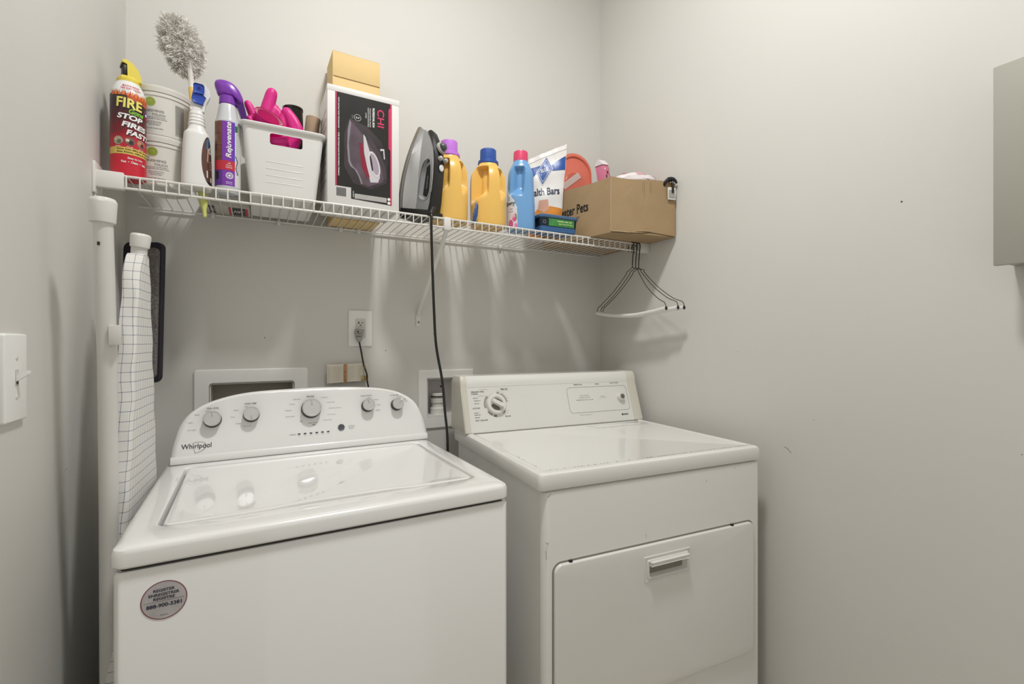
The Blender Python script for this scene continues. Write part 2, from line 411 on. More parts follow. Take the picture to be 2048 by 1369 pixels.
b.box(tuple(hf(-.063, .012, .0)), tuple(hf(.063, .021, .0135)), PLAS, .002)
b.obj('handle', door)
for u in (.078, .612):
    b = B(); b.box(tuple(ff(u, -.2155, .0)), tuple(ff(u+.007, -.2125, .006)), BLK, .0008); b.obj('door_bumper', D)
# console
dl = R(19); dcy = .522
df = frame((0, dcy, DT), (1, 0, 0), (0, math.sin(dl), math.cos(dl)), (0, -math.cos(dl), math.sin(dl)))
def sec(u0, u1, k, bulge):  # cross-section ring points (y,z) for the prism
    pr = []
    for v, wv in ((0, -.002), (.003, 0), (.158, 0), (.166, .003), (.176, .0045), (.192, .0035), (.199, -.001), (.201, -.008)): pr.append(df(0, v, wv+bulge))
    pr.append(Vector((0, .655, DT+.188))); pr.append(Vector((0, .675, DT+.17))); pr.append(Vector((0, .68, DT)))
    return pr
def console_piece(b, us, m, bulge=0, taper=0, ends=True):
    rings = []
    for u, sc in us:
        r_ = []
        for p in sec(0, 0, 0, bulge):
            c0 = Vector((0, .60, DT)); q = c0+(p-c0)*sc
            hfrac = (p.z-DT)/.19
            q.x = u+(taper*hfrac); r_.append(q)
        rings.append(r_)
    b.loft(rings, m)
b = B(); console_piece(b, [(.018, 1), (.695, 1)], ENAM2)
T2 = lambda s_, x, y, h, wd, m=INK, **k: b.text(s_, m, df, x, y, h, wd, w=.0006, **k)
b.ring(rr(.275, .098, .014, 5, .548, .092), rr(.273, .096, .013, 5, .548, .092), INKG, df, .0005)
T2('TEMPERATURE', .463, .151, .004, .038, bold=.01); T2('SIGNAL', .552, .151, .004, .020, bold=.01); T2('PUSH TO START', .633, .152, .004, .042, bold=.01)
for s_, x, y, wd in (('VERY DRY - HIGH HEAT', .484, .108, .040), ('KNIT / DELICATE - LOW HEAT', .484, .100, .050), ('PERMANENT PRESS / NORMAL - HIGH HEAT', .484, .091, .076)): T2(s_, x, y, .0027, wd)
b.fine(INKG, df, .558, .577, .1015, .0015); b.fine(INKG, df, .553, .582, .097, .0015); T2('HEAVY DUTY  -  LARGE CAPACITY', .478, .034, .0025, .055, INKG)
b.rect(.640, .022, .646, .0295, INK, df); T2('KENMORE', .659, .0265, .0045, .023, bold=.03); b.rect(.6475, .0225, .671, .0232, INK, df)
T2('PERMANENT PRESS', .056, .141, .0042, .047, bold=.015); T2('NORMAL', .045, .134, .0042, .026, bold=.015)
for s_, x, y, wd, h in (('VERY DRY', .046, .119, .018, .003), ('NORMAL DRY', .051, .110, .024, .003), ('LESS DRY', .049, .100, .018, .003), ('AUTO DRY', .046, .084, .028, .0048), ('LESS DRY', .044, .068, .017, .003), ('NORMAL DRY', .047, .061, .023, .003), ('MORE DRY', .046, .052, .018, .003), ('KNIT / DELICATE', .060, .042, .044, .0048), ('TIMED DRY', .156, .147, .030, .0048), ('AIR DRY', .159, .050, .022, .0045)):
    T2(s_, x, y, h, wd, bold=.01)
b.fine(INKG, df, .063, .093, .148, .0012); b.fine(INKG, df, .148, .170, .1425, .0012); b.fine(INKG, df, .056, .080, .126, .0012)
dc = (.119, .0945)
def arcband(r0, r1, a0, a1, m, step=6):
    n = max(2, int((a1-a0)/step)); A = [R(a0+(a1-a0)*i/n) for i in range(n+1)]
    V_ = [(dc[0]+r1*math.cos(a), dc[1]+r1*math.sin(a)) for a in A]+[(dc[0]+r0*math.cos(a), dc[1]+r0*math.sin(a)) for a in A]
    b.decal(V_, [(i, i+1, n+2+i, n+1+i) for i in range(n)], m, df, .0005)
LG = mat('9C9A96', .5, name='light_grey_ink')
arcband(.0385, .045, 135, 195, LG); arcband(.0385, .045, 8, 60, LG); arcband(.0385, .045, 66, 80, LG); arcband(.0375, .0435, -55, -38, LG); arcband(.0375, .0435, 216, 245, LG); arcband(.0375, .0445, 252, 268, INKG)
arcband(.0375, .0381, 100, 150, INKG); arcband(.0375, .0381, -20, 8, INKG)
for k, a in enumerate((75, 62, 50, 36, 24, 12, -30, -42, -52)): T2('80 70 60 50 40 30 20 10 5'.split()[k], dc[0]+.0495*math.cos(R(a)), dc[1]+.0495*math.sin(R(a)), .0026, .004, INKG)
b.rect(.0195, .1575, .694, .158, LG, df)
b.obj('console', D)
b = B(); console_piece(b, [(-.004, .97), (-.002, .99), (.002, 1), (.014, 1), (.018, .995)], PLASY, .0020, 0); b.obj('console_end_cap', D, 'yellowed left end cap of the console')
b = B(); console_piece(b, [(.695, .995), (.699, 1), (.731, 1), (.735, .99), (.737, .97)], PLASY, .0020, 0); b.obj('console_end_cap', D)
b = B(); M = Matrix.Translation(df(dc[0], dc[1], 0)) @ Matrix.Rotation(R(90)-dl, 4, 'X')
b.lathe([(.0375, 0), (.037, .003), (.035, .010), (.032, .0125), (.025, .0125), (.0235, .0115), (.0235, .010)], PLAS, 48, M); dial = b.obj('dial', D)
b = B(); Mg = M @ Matrix.Rotation(R(-30), 4, 'Z')
gp = lambda e: [(p[0], p[1]) for p in rr(.046-e, .015-e, .0072-e/2, 6)]
b.loft([[(x, y, .010) for x, y in gp(0)], [(x, y, .026) for x, y in gp(.001)], [(x, y, .028) for x, y in gp(.004)]], PLAS, M=Mg)
DG = mat('6A6660', .5, name='dark_grey_inlay')
b.loft([[(x, -.0145+y*1.0, .0115) for x, y in circ(.0175, 24, ry=.0078)], [(x, -.0145+y, .0122) for x, y in circ(.0175, 24, ry=.0078)]], DG, M=Mg)
b.loft([[(x, .0135+y*1.0, .0115) for x, y in circ(.0155, 24, ry=.005)], [(x, .0135+y, .0122) for x, y in circ(.0155, 24, ry=.005)]], DG, M=Mg)
b.obj('dial_grip', dial)
b = B(); M = Matrix.Translation(df(.648, .094, 0)) @ Matrix.Rotation(R(90)-dl, 4, 'X')
b.lathe([(.016, 0), (.0155, .006), (.0135, .015), (.012, .017)], PLAS, 32, M); kb = b.obj('start_knob', D)
b = B(); b.lathe([(.0098, .0165), (.0095, .0178)], DG, 24, M); b.obj('knob_inlay', kb)

# ------------------------------------------------------------------ wire shelf
SH = 1.622; YF = 1.400
S = thing('wire_shelf', 'long white wire shelf along the back wall above both machines', 'shelf', ((XL+XR)/2, YB, SH-.03))
S0 = Vector(S.location)
def sob(b, name, label=None):
    o = b.obj(name, S, label); o.location = -S0; return o
b = B()
b.tube([(XL+.045, YF, SH-.003), (XR-.04, YF, SH-.003)], .0032, WIRE, 10); sob(b, 'front_rail')
b = B(); b.tube([(XL+.045, YF-.001, SH-.031), (XR-.04, YF-.001, SH-.031)], .0032, WIRE, 10); sob(b, 'front_rail')
b = B(); b.tube([(XL+.03, YB-.009, SH-.004), (XR-.012, YB-.009, SH-.004)], .0032, WIRE, 10); sob(b, 'back_rail')
b = B(); x = XL+.06
while x < XR-.045:
    b.tube([(x, YB-.006, SH-.0017), (x, YF+.004, SH-.0017), (x, YF-.0035, SH-.0035), (x, YF-.0045, SH-.008), (x, YF-.0045, SH-.0335)], .0017, WIRE, 6); x += .0254
sob(b, 'wire_deck')
for sx, xw in ((1, XL), (-1, XR)):
    b = B()
    X = lambda d: xw+sx*d
    lo = lambda a, c: (min(X(a[0]), X(c[0])), a[1], a[2]); hi = lambda a, c: (max(X(a[0]), X(c[0])), c[1], c[2])
    for a, c, bv in (((0, YF-.008, SH-.036), (.056, YF+.012, SH+.004), .003), ((0, YF-.012, SH-.050), (.006, YF+.045, SH+.022), .002), ((0, YF+.0, SH-.07), (.004, YF+.03, SH-.04), .001))[:3 if sx > 0 else 1]:
        b.box(lo(a, c), hi(a, c), PLAS, bv)
    b.tube([(X(.004), YF+.02, SH-.0), (X(.012), YF+.02, SH+.004)], .005, PLAS, 10)
    sob(b, 'end_bracket')
b = B(); bx = .525
n = Vector((0, .259, .29)).normalized()
b.tube([(bx, YF+.002, SH-.036), (bx, YF+.01, SH-.045), (bx, YB-.012, 1.345), (bx, YB-.003, 1.330)], .0075, WIRE, 8, flat=.7)
b.box((bx-.0095, YB-.004, 1.288), (bx+.0095, YB-.0005, 1.334), WIRE, .0015)
b.box((bx-.012, YF-.007, SH-.040), (bx+.012, YF+.012, SH+.002), PLAS, .004)
br = sob(b, 'support_brace')
b = B(); b.lathe([(.0038, 0), (.0036, .0015), (.002, .0022)], mat('8A8A86', .35, .9, name='screw_metal'), 14, Matrix.Translation((bx, YB-.0042, 1.304)) @ Matrix.Rotation(R(90), 4, 'X')); o = b.obj('screw', br)
for x in (-.12, .06, .25, .31, .62, .86, 1.12):
    b = B(); b.box((x-.006, YB-.016, SH-.014), (x+.006, YB-.0005, SH+.003), PLAS, .003); sob(b, 'wall_clip')

Z0 = SH+.0005
def stand(name, label, cat, px_tan, y, rz=None, group=None):
    """a thing standing on the shelf at the bearing px_tan (= x/y) and depth y"""
    return thing(name, label, cat, (px_tan*y, y, Z0), -math.degrees(math.atan(px_tan)) if rz is None else rz, group)
def bottle(b, prof, m, n=2.4, disp=None, seg=56, zsub=3, caps=(True, True)):
    """prof (z, a, b) smoothed; returns surface mapping fn"""
    P = [tuple(p) for p in catmull(prof, zsub)]
    def surf(phi, z, off=0):
        i = 0
        while i < len(P)-2 and P[i+1][0] < z: i += 1
        z0, a0, b0 = P[i]; z1, a1, b1 = P[i+1]; t = max(0, min(1, (z-z0)/(z1-z0+1e-9))); a = a0+(a1-a0)*t; bb = b0+(b1-b0)*t
        c, s_ = math.sin(phi), -math.cos(phi)
        k = (abs(c)**n+abs(s_)**n)**(-1/n); r = 1+(disp(phi, z) if disp else 0)
        return Vector((c*k*a*r+c*off, s_*k*bb*r+s_*off, z))
    b.loft([[surf(2*PI*i/seg, p[0]) for i in range(seg)] for p in P], m, caps)
    return lambda u, v, w=0, q=surf: q(u, v, w)
def ridged_cap(b, r0, r1, z0, z1, z2, m):
    b.lathe([(r1*.97, z0), (r1, z0+.002), (r1*.98, z1-.004), (r0*1.03, z1)], m, 40)
    N = 40*2; P = lambda z, s_: [((r0*s_+(.0006 if i % 2 else 0))*math.cos(2*PI*i/N), (r0*s_+(.0006 if i % 2 else 0))*math.sin(2*PI*i/N), z) for i in range(N)]
    b.loft([P(z1-.001, 1), P(z2-.003, .98), P(z2-.001, .96), P(z2, .90)], m)
# ------------------------------------------------------------------ fire suppressant can
t = stand('spray_can', 'red and white fire suppressant spray can with yellow nozzle, leftmost on the shelf', 'spray can', -.1905, 1.437)
rc = .0345
def can_mat():
    m = bpy.data.materials.new('can_print'); m.use_nodes = True; nt = m.node_tree; L = nt.links; bs = nt.nodes['Principled BSDF']; bs.inputs['Roughness'].default_value = .3
    tc = nt.nodes.new('ShaderNodeTexCoord'); sp = nt.nodes.new('ShaderNodeSeparateXYZ'); L.new(tc.outputs['Object'], sp.inputs[0])
    mr = nt.nodes.new('ShaderNodeMapRange'); mr.inputs[1].default_value = 0; mr.inputs[2].default_value = .2; L.new(sp.outputs['Z'], mr.inputs[0])
    r = nt.nodes.new('ShaderNodeValToRGB'); e = r.color_ramp.elements
    e[0].position = 0; e[0].color = rgb('CC1F35'); e[1].position = .45; e[1].color = rgb('C02033')
    for p, c in ((.72, '6A1F28'), (.88, '3A3234'), (.97, '4A4648')): q = e.new(p); q.color = rgb(c)
    L.new(mr.outputs[0], r.inputs[0])
    wv = nt.nodes.new('ShaderNodeTexWave'); wv.inputs['Scale'].default_value = 95; wv.bands_direction = 'X'; mp = nt.nodes.new('ShaderNodeMapping'); mp.inputs['Rotation'].default_value = (0, R(-9), 0)
    L.new(tc.outputs['Object'], mp.inputs[0]); L.new(mp.outputs[0], wv.inputs[0])
    zz = nt.nodes.new('ShaderNodeMapRange'); zz.inputs[1].default_value = .085; zz.inputs[2].default_value = .10; L.new(sp.outputs['Z'], zz.inputs[0])
    mm = nt.nodes.new('ShaderNodeMath'); mm.operation = 'MULTIPLY'; L.new(wv.outputs['Fac'], mm.inputs[0]); L.new(zz.outputs[0], mm.inputs[1])
    mx = nt.nodes.new('ShaderNodeMix'); mx.data_type = 'RGBA'; L.new(mm.outputs[0], mx.inputs[0]); L.new(r.outputs[0], mx.inputs[6]); mx.inputs[7].default_value = rgb('2C1A1E')
    L.new(mx.outputs[2], bs.inputs['Base Color']); return m
CP = can_mat(); YEL = mat('E3CE4E', .35, name='yellow_plastic'); CW = mat('E6E6E4', .3, name='can_white')
b = B()
b.lathe([(rc-.002, 0), (rc, .002), (rc, .1935)], CP, 48, caps=(True, False))
b.lathe([(rc, .1935), (rc, .197), (.0325, .207), (.027, .221), (.021, .231), (.0205, .233)], CW, 48, caps=(False, True))
cf2 = wrap(rc, R(6)); st = .006
cf0 = wrap(lambda v: .0345-(max(0, v-.197)/.034)**1.6*.0135, R(6))
T3 = lambda s_, x, y, h, wd, m, **k: b.text(s_, m, cf2, x, y, h, wd, step=st, **k)
OR = mat('E08A3A', .4, name='flame_orange'); YT = mat('EBDD72', .4, name='yellow_print'); RD = mat('C8243C', .4, name='red_print'); GR = mat('7DBB3C', .4, name='green_print'); YB_ = mat('D8BC5C', .4, name='ochre_band')
g3 = random.Random(5)
for k in range(34):
    u = -.040+.085*k/33; h = g3.uniform(.006, .014); 
    b.shape([(u-.0020, .189), (u+.0020, .189), (u+.001+g3.uniform(-.002, .002), .193+h*.8)], OR if k % 3 else RD, cf0, .0005, .003)
b.rect(-.006, .176, .046, .190, mat('C8502E', .4, noise=.4, nscale=120, name='flame_band'), cf0, .0003, .005)
b.rect(-.05, .0505, .058, .0665, YB_, cf2, .0004, st)
b.text('FIRE', BLK, cf2, -.0005, .1705, .027, .052, bold=.05, w=.0006, step=st, rot=-3)
T3('FIRE', -.0012, .1712, .0235, .050, YT, bold=.03, w=.0009, rot=-3)
T3('Gone', .012, .152, .0125, .030, GR, bold=.04, w=.0012, rot=-4, shear=.2)
for s_, x, y, wd in (('STOP', .000, .1385, .050), ('FIRES', .009, .1195, .050), ('FAST!', .0165, .1010, .048)):
    T3(s_, x+.001, y-.001, .0135, wd, BLK, bold=.05, w=.0006, rot=-5, shear=.15); T3(s_, x, y, .0130, wd, WHT, bold=.04, w=.0009, rot=-5, shear=.15)
for x, c1, c2, c3 in ((-.0235, 'A9A58E', '6E6558', 'C8B48C'), (-.001, '7A5A48', '2A2422', 'D8CCC0'), (.022, '96807A', '6A2A22', 'D88A5A')):
    b.shape(circ(.0098, 20, x, .0815), mat(c1, .4), cf2, .0005, .004); b.rect(x-.002, .0745, x+.0065, .0835, mat(c2, .4), cf2, .0007, .004); b.rect(x-.0075, .0800, x-.001, .0865, mat(c3, .4), cf2, .0009, .004)
    b.fine(WHT, cf2, x-.006, x+.006, .0685, .0018)
b.shape(circ(.010, 24, .037, .157), mat('D23A4A', .4), cf2, .0010, .004); b.shape(circ(.0078, 24, .036, .158), mat('2A3566', .4), cf2, .0013, .004); b.shape(circ(.0035, 12, .036, .158), WHT, cf2, .0016)
T3('Home, Auto, BBQ, RV, Fireplace', .010, .0618, .0042, .072, BLK, bold=.03, w=.0007); T3('Boat, Kitchen, Office & Garage', .010, .0552, .0042, .070, BLK, bold=.03, w=.0007)
T3('Easy to Use', .010, .0415, .0052, .030, WHT, bold=.03); T3('Fast  •  Clean  •  Safe', .008, .0330, .0052, .050, WHT, bold=.03)
sh2 = lambda v: .0345-(max(0, v-.197)/.034)**1.6*.0135
cf3 = wrap(sh2, R(6))
b.text('MULTI-PURPOSE', RD, cf3, .002, .2135, .005, .032, bold=.01, w=.0008, step=.004); b.text('FIRE SUPPRESSANT', RD, cf3, .002, .2065, .005, .038, bold=.01, w=.0008, step=.004)
b.obj('can_body', t)
b = B()
b.lathe([(.0225, .229), (.0225, .236), (.0195, .240), (.017, .243)], YEL, 32)
sd = lambda u, v, w_=0: Vector((u, w_, v))
b.prism([(-.018, .238), (.0235, .236), (.0218, .250), (.0155, .266), (.006, .277), (-.006, .282), (-.0135, .280), (-.0135, .2745), (-.005, .272), (-.004, .2445), (-.0145, .243)], -.0145, .0145, YEL, sd, .002)
nz = b.obj('nozzle', t)
nz.rotation_euler = (0, 0, R(10))
b = B(); b.box((-.0125, -.0115, .2445), (-.0045, .0115, .273), BLK, .002); b.box((-.0150, -.0105, .2665), (-.0045, .0105, .2735), BLK, .0015); b.obj('nozzle_tip', nz, 'black spray tip')

# ------------------------------------------------------------------ two stacked tubs
TUB = mat('DDDAD2', .3, name='tub_plastic'); OLV = mat('8FA03A', .5, name='olive_print'); TLAB = mat('D6D3CA', .35, name='tub_label')
def tub(z, label):
    t = stand('tub', label, 'tub', -.1445, 1.520, -4 if z else 0, 'two stacked tubs of finishing compound'); t.location.z = Z0+z
    b = B(); pr = lambda v: .063+.0055*v/.12
    b.lathe([(.050, .004), (.052, .001), (.0605, .001), (.063, .004), (.0675, .098), (.0695, .099), (.0695, .107), (.068, .1075)], TUB, 64)
    f4 = wrap(lambda v: .0631+.0045*(v-.004)/.094, R(3)); tf = lambda s_, x, y, h, wd, **k: b.text(s_, INKG, f4, x, y, h, wd, step=.006, **k)
    b.shape(circ(.0105, 28, -.014, .083), OLV, f4, .0004, .005); b.ring(circ(.0115, 28, -.014, .083), circ(.0108, 28, -.014, .083), mat('C9CBA8', .5), f4, .0004)
    b.text('FT', mat('B9C37A', .5), f4, -.014, .083, .006, .009, w=.0008)
    tf('THE', -.0245, .0685, .0036, .009); tf('FINISHING', -.008, .0615, .0058, .044, bold=.008); tf('TOUCH', .003, .0520, .0058, .027, bold=.008)
    for y, a, c in ((.0455, -.034, .018), (.0415, -.034, .020), (.035, -.022, .010), (.031, -.022, .008), (.027, -.018, .006), (.0185, -.03, .012)): b.fine(INKG, f4, a, c, y, .0018, step=.006)
    if z:
        b.rect(.038, .012, .060, .088, mat('A9A79E', .5), f4, .0003, .005)
        for k in range(24): b.fine(INKG, f4, .040, .058, .086-.003*k, .0015, .0006)
    b.obj('tub_body', t)
    b = B(); b.lathe([(.066, .1078), (.0708, .1078), (.0715, .1095), (.0708, .114), (.0716, .116), (.0712, .1225), (.069, .1245), (.0665, .1240), (.066, .1200)], TUB, 64); b.obj('tub_lid', t)
tub(0, 'lower white plastic tub with olive round logo, directly on the shelf')
tub(.1245, 'upper white plastic tub with olive round logo, stacked on the other')

# ------------------------------------------------------------------ feather duster
t = thing('duster', 'fluffy light grey duster with yellow handle leaning on the wall over the tubs', 'duster', (-.120, 1.455, 1.556))
p0 = Vector((0, 0, 0)); tip = Vector((-.036, .062, .372)); hc = Vector((-.060, .080, .472)); dirv = (tip-p0).normalized()
DY = mat('E6BE5A', .4, name='amber_plastic'); DGN = mat('CFD27A', .3, name='lime_plastic')
pt = lambda k: p0.lerp(tip, k)
b = B(); b.tube([pt(.0), pt(.01), pt(.05), pt(.09), pt(.15), pt(.22)], [.004, .0045, .0048, .009, .0105, .0085], DGN, 16); b.obj('handle_grip', t, 'lime green handle end hanging below the wires')
b = B(); b.tube([pt(.2), pt(.3), pt(.6), pt(.95)], [.008, .0075, .008, .0085], DY, 16); b.obj('handle', t)
b = B(); b.tube([pt(.92), pt(.95), pt(1.02), pt(1.08)+Vector((0, -.012, 0)), pt(1.15)+Vector((.004, -.016, 0))], [.006, .0075, .0065, .0065, .0045], mat('E3E0DA', .3), 12); b.obj('neck', t)
FL = mat('E4E0DA', .95, noise=.08, nscale=60, name='chenille'); FL2 = mat('EEEAE4', .95, name='chenille_light')
b = B(); ax = Vector((-.24, .12, .96)).normalized(); e1 = ax.cross(Vector((0, 1, 0))).normalized(); e2 = ax.cross(e1)
g4 = random.Random(11)
base = []
for i in range(13):
    a = PI*i/12; base.append([hc+ax*(-.074*math.cos(a))+(e1*math.cos(2*PI*k/20)*.036+e2*math.sin(2*PI*k/20)*.030)*math.sin(a) for k in range(20)])
b.loft(base[1:-1], FL)
tb = bmesh.new()
for cl in range(430):
    z = g4.uniform(-1, 1); ph = g4.uniform(0, 2*PI); q = math.sqrt(1-z*z)
    nrm = (ax*z*.9+e1*math.cos(ph)*q+e2*math.sin(ph)*q).normalized()
    P0 = hc+ax*(.076*z)+e1*(.038*q*math.cos(ph))+e2*(.030*q*math.sin(ph)); lean = Vector((g4.uniform(-1, 1), g4.uniform(-1, 1), g4.uniform(-1.3, .5)))
    L0 = g4.uniform(.008, .017)
    for k in range(26):
        P = P0+Vector((g4.gauss(0, .0035), g4.gauss(0, .0035), g4.gauss(0, .0035))); l = L0*g4.uniform(.7, 1.1)
        if P.y > .236-l: l = max(.003, .236-P.y)
        d1 = (nrm+Vector((g4.uniform(-1, 1), g4.uniform(-1, 1), g4.uniform(-1, 1)))*.5).normalized(); d2 = (d1+lean*.7).normalized(); d3 = (d2+lean*.9).normalized()
        side = d1.cross(Vector((g4.uniform(-1, 1), g4.uniform(-1, 1), g4.uniform(-1, 1)))).normalized(); wd = g4.uniform(.0005, .0009)
        pts = [P-nrm*.004, P+d1*l*.35, P+d1*l*.35+d2*l*.4, P+d1*l*.35+d2*l*.4+d3*l*.3]
        vv = [(tb.verts.new(p-side*wd*f), tb.verts.new(p+side*wd*f)) for p, f in zip(pts, (1, 1, .9, .4))]
        for u_, w_ in zip(vv[:-1], vv[1:]): tb.faces.new((u_[0], u_[1], w_[1], w_[0]))
b.merge(tb, FL2); b.obj('duster_head', t, 'fluffy pale grey chenille head')

# ------------------------------------------------------------------ white spray bottle
t = stand('spray_bottle', 'white spray bottle with a blue nozzle and a dark wood floor label', 'spray bottle', -.0950, 1.447)
BW = mat('E6E5E2', .28, name='bottle_white'); b = B()
prof = [(0, .0300, .025), (.003, .0330, .028), (.03, .0330, .028), (.09, .0308, .027), (.128, .0285, .0255), (.140, .0270, .0245), (.147, .0215, .0215), (.155, .0185, .0195)]
for k in range(4): z = .160+k*.0085; prof += [(z, .0175-.0006*k, .0185-.0006*k), (z+.0042, .0192-.0008*k, .0200-.0008*k)]
prof += [(.196, .0150, .0165), (.206, .0148, .0160)]
f5 = bottle(b, prof, BW, 2.6); b.obj('bottle_body', t)
b = B(); fz = lambda u, v, w_=0: f5(R(u), v, w_)   # u in degrees
lab = []
for i in range(33): a = 2*PI*i/32; lab.append((52+34*math.cos(a), .072+.062*math.sin(a)))
def dshape(poly, m, w_, stp=6):
    """label shape whose u is an angle in degrees"""
    g_ = lambda u, v, w2=0: fz(u*1000, v, w2)
    b.shape([(p[0]/1000, p[1]) for p in poly], m, g_, w_, stp/1000)
dshape(lab[:-1], mat('5B3A30', .35, name='label_brown'), .0004)
dshape([(40, .125), (58, .131), (48, .105), (38, .100)], mat('4A6E9A', .35), .0007)
dshape([(38, .070), (44, .066), (50, .098), (44, .108)], mat('B98C74', .35), .0007)
dshape([(50, .126), (78, .112), (84, .06), (66, .055)], mat('1E1C1E', .35), .0007)
gl = lambda u, v, w2=0: fz(u*1000, v, w2)
b.text('BSF', WHT, gl, .058, .098, .020, .017, rot=-62, w=.0010, bold=.0, step=.004)
for k in range(4): b.fine(WHT, gl, .050, .075, .070-.006*k, .0012, .0010)
b.rect(.036, .028, .041, .046, mat('D8D4CC', .4), gl, .0008); b.rect(.052, .018, .062, .030, mat('C9C4BA', .4), gl, .0008)
dshape([(32, .020), (80, .012), (66, .010), (45, .012)], mat('1E1C1E', .35), .0006)
b.obj('bottle_label', t)
TRN = mat('E2E2E0', .25, name='milky_trigger'); b = B()
b.prism([(-.014, .198), (.016, .198), (.0205, .222), (.029, .242), (.028, .256), (.018, .269), (.002, .270), (-.009, .245)], -.013, .013, TRN, sd, .004); tr = b.obj('trigger_head', t)
BL = mat('2447A8', .3, name='blue_plastic'); b = B()
b.prism(rr(.024, .025, .006, 4, .0045, .2515), .002, -.020, BL, sd, .003)
b.prism([(-.008, .238), (.013, .238), (.020, .232), (.016, .226), (.014, .213), (-.006, .216), (-.011, .225)], .003, -.019, BL, sd, .0025)
b.lathe([(.0042, 0), (.0042, .0012), (.0022, .0012), (.0018, .0002)], mat('1B3480', .35), 20, Matrix.Translation((.0045, -.0198, .2530)) @ Matrix.Rotation(R(90), 4, 'X')); b.obj('nozzle', t, 'blue twist nozzle with flip trigger')

# ------------------------------------------------------------------ floor cleaner bottle
t = stand('spray_bottle', 'tall grey and purple floor cleaner spray bottle with vertical white lettering', 'spray bottle', -.0478, 1.443)
GB = mat('C9CBCE', .25, name='pearl_grey_plastic'); PUR = mat('7A35A8', .3, name='purple_plastic'); PURD = mat('47166A', .25, name='dark_purple_plastic')
b = B()
f6 = bottle(b, [(0, .0260, .0260), (.003, .0295, .0295), (.10, .0295, .0295), (.176, .0293, .0293), (.184, .0270, .0270), (.192, .0255, .0255), (.222, .0205, .0205), (.230, .0180, .0180)], GB, 2)
b.obj('bottle_body', t)
b = B(); c6 = wrap(.0295, 0); s6 = .005
b.rect(-.036, .012, -.0125, .178, mat('6B4030', .35, noise=.35, nscale=45, name='wood_photo'), c6, .0004, s6)
b.rect(-.0125, .012, .0165, .178, PUR, c6, .0005, s6); b.rect(.0115, .078, .0165, .178, mat('5A32B8', .35), c6, .0007, s6); b.rect(-.036, .012, -.0125, .052, mat('5A2F8C', .35), c6, .0006, s6)
b.rect(.0165, .012, .040, .172, mat('D5D5D2', .35), c6, .0004, s6)
b.rect(-.036, .052, .0165, .076, mat('C02838', .35), c6, .0008, s6)
b.text('Rejuvenate', WHT, c6, .0035, .130, .0155, .092, rot=90, bold=.02, shear=.2, w=.0012, step=s6)
for s_, y, wd in (('All', .0695, .006), ('Floors', .0642, .012), ('Cleaner', .059, .015)): b.text(s_, WHT, c6, .003, y, .0038, wd, w=.0012, step=s6)
b.ring(circ(.0085, 24, .004, .038), circ(.0072, 24, .004, .038), WHT, c6, .0009); b.ring(circ(.006, 24, .004, .038), circ(.0048, 24, .004, .038), WHT, c6, .0009); b.shape(circ(.0028, 10, .004, .038), WHT, c6, .0009)
b.fine(WHT, c6, -.004, .010, .021, .002, .0010); b.fine(WHT, c6, -.004, .010, .017, .0015, .0010)
b.rect(-.029, .028, -.021, .048, BLK, c6, .0009, s6); b.rect(.017, .155, .024, .171, mat('2E6A4A', .4), c6, .0008, s6)
for k in range(20): b.fine(INKG, c6, .020, .028, .150-.0055*k, .0016, .0008)
b.tube([c6(.018, .092, .001), c6(.024, .078, .001), c6(.019, .060, .001), c6(.025, .045, .001)], .0008, mat('4A2560', .4), 6)
for k in range(3): b.rect(-.034, .085+.03*k, -.0125, .0858+.03*k, mat('3E241C', .5), c6, .0007, s6)
b.obj('bottle_label', t)
b = B(); b.lathe([(.0180, .228), (.0198, .231), (.0190, .250), (.017, .252)], PUR, 36); b.obj('collar', t)
b = B()
hp = catmull([(-.018, .250, 0), (-.026, .264, 0), (-.0295, .278, 0), (-.026, .289, 0), (-.010, .294, 0), (.010, .290, 0), (.024, .278, 0), (.033, .262, 0), (.036, .248, 0), (.033, .238, 0), (.024, .240, 0), (.018, .248, 0)], 4, True)
rings = []
cxh, czh = .004, .266
for k in range(9):
    a = -90+180*k/8; sc = math.cos(R(a))**.55 if abs(a) < 89 else .05
    rings.append([Vector((cxh+(p.x-cxh)*sc, .0185*math.sin(R(a)), czh+(p.y-czh)*sc)) for p in hp])
b.loft(rings, PUR); hd = b.obj('spray_head', t)
b = B(); b.prism([(.016, .248), (.036, .242), (.041, .222), (.045, .200), (.040, .195), (.031, .199), (.024, .222), (.018, .236)], -.009, .009, PURD, sd, .002); b.obj('trigger', hd)

# ------------------------------------------------------------------ small box lying behind
t = thing('retail_box', 'small black, white and red box lying flat behind the spray bottles', 'box', (-.145, 1.585, Z0))
b = B(); b.box((0, 0, 0), (.125, .10, .045), mat('C9C5BC', .5), .001)
bf = frame((0, 0, 0), (1, 0, 0), (0, 1, 0), (0, 0, -1))
b.rect(.02, .005, .035, .095, BLK, bf, .0003); b.rect(.075, .005, .118, .095, BLK, bf, .0003); b.rect(.070, .005, .077, .095, RD, bf, .0005); b.rect(.113, .005, .120, .095, RD, bf, .0005); b.text('VAL', WHT, bf, .095, .05, .03, .028, w=.0006, bold=.02); b.text('VAL', WHT, bf, .0275, .05, .012, .04, rot=90, w=.0006)
b.obj('carton', t)

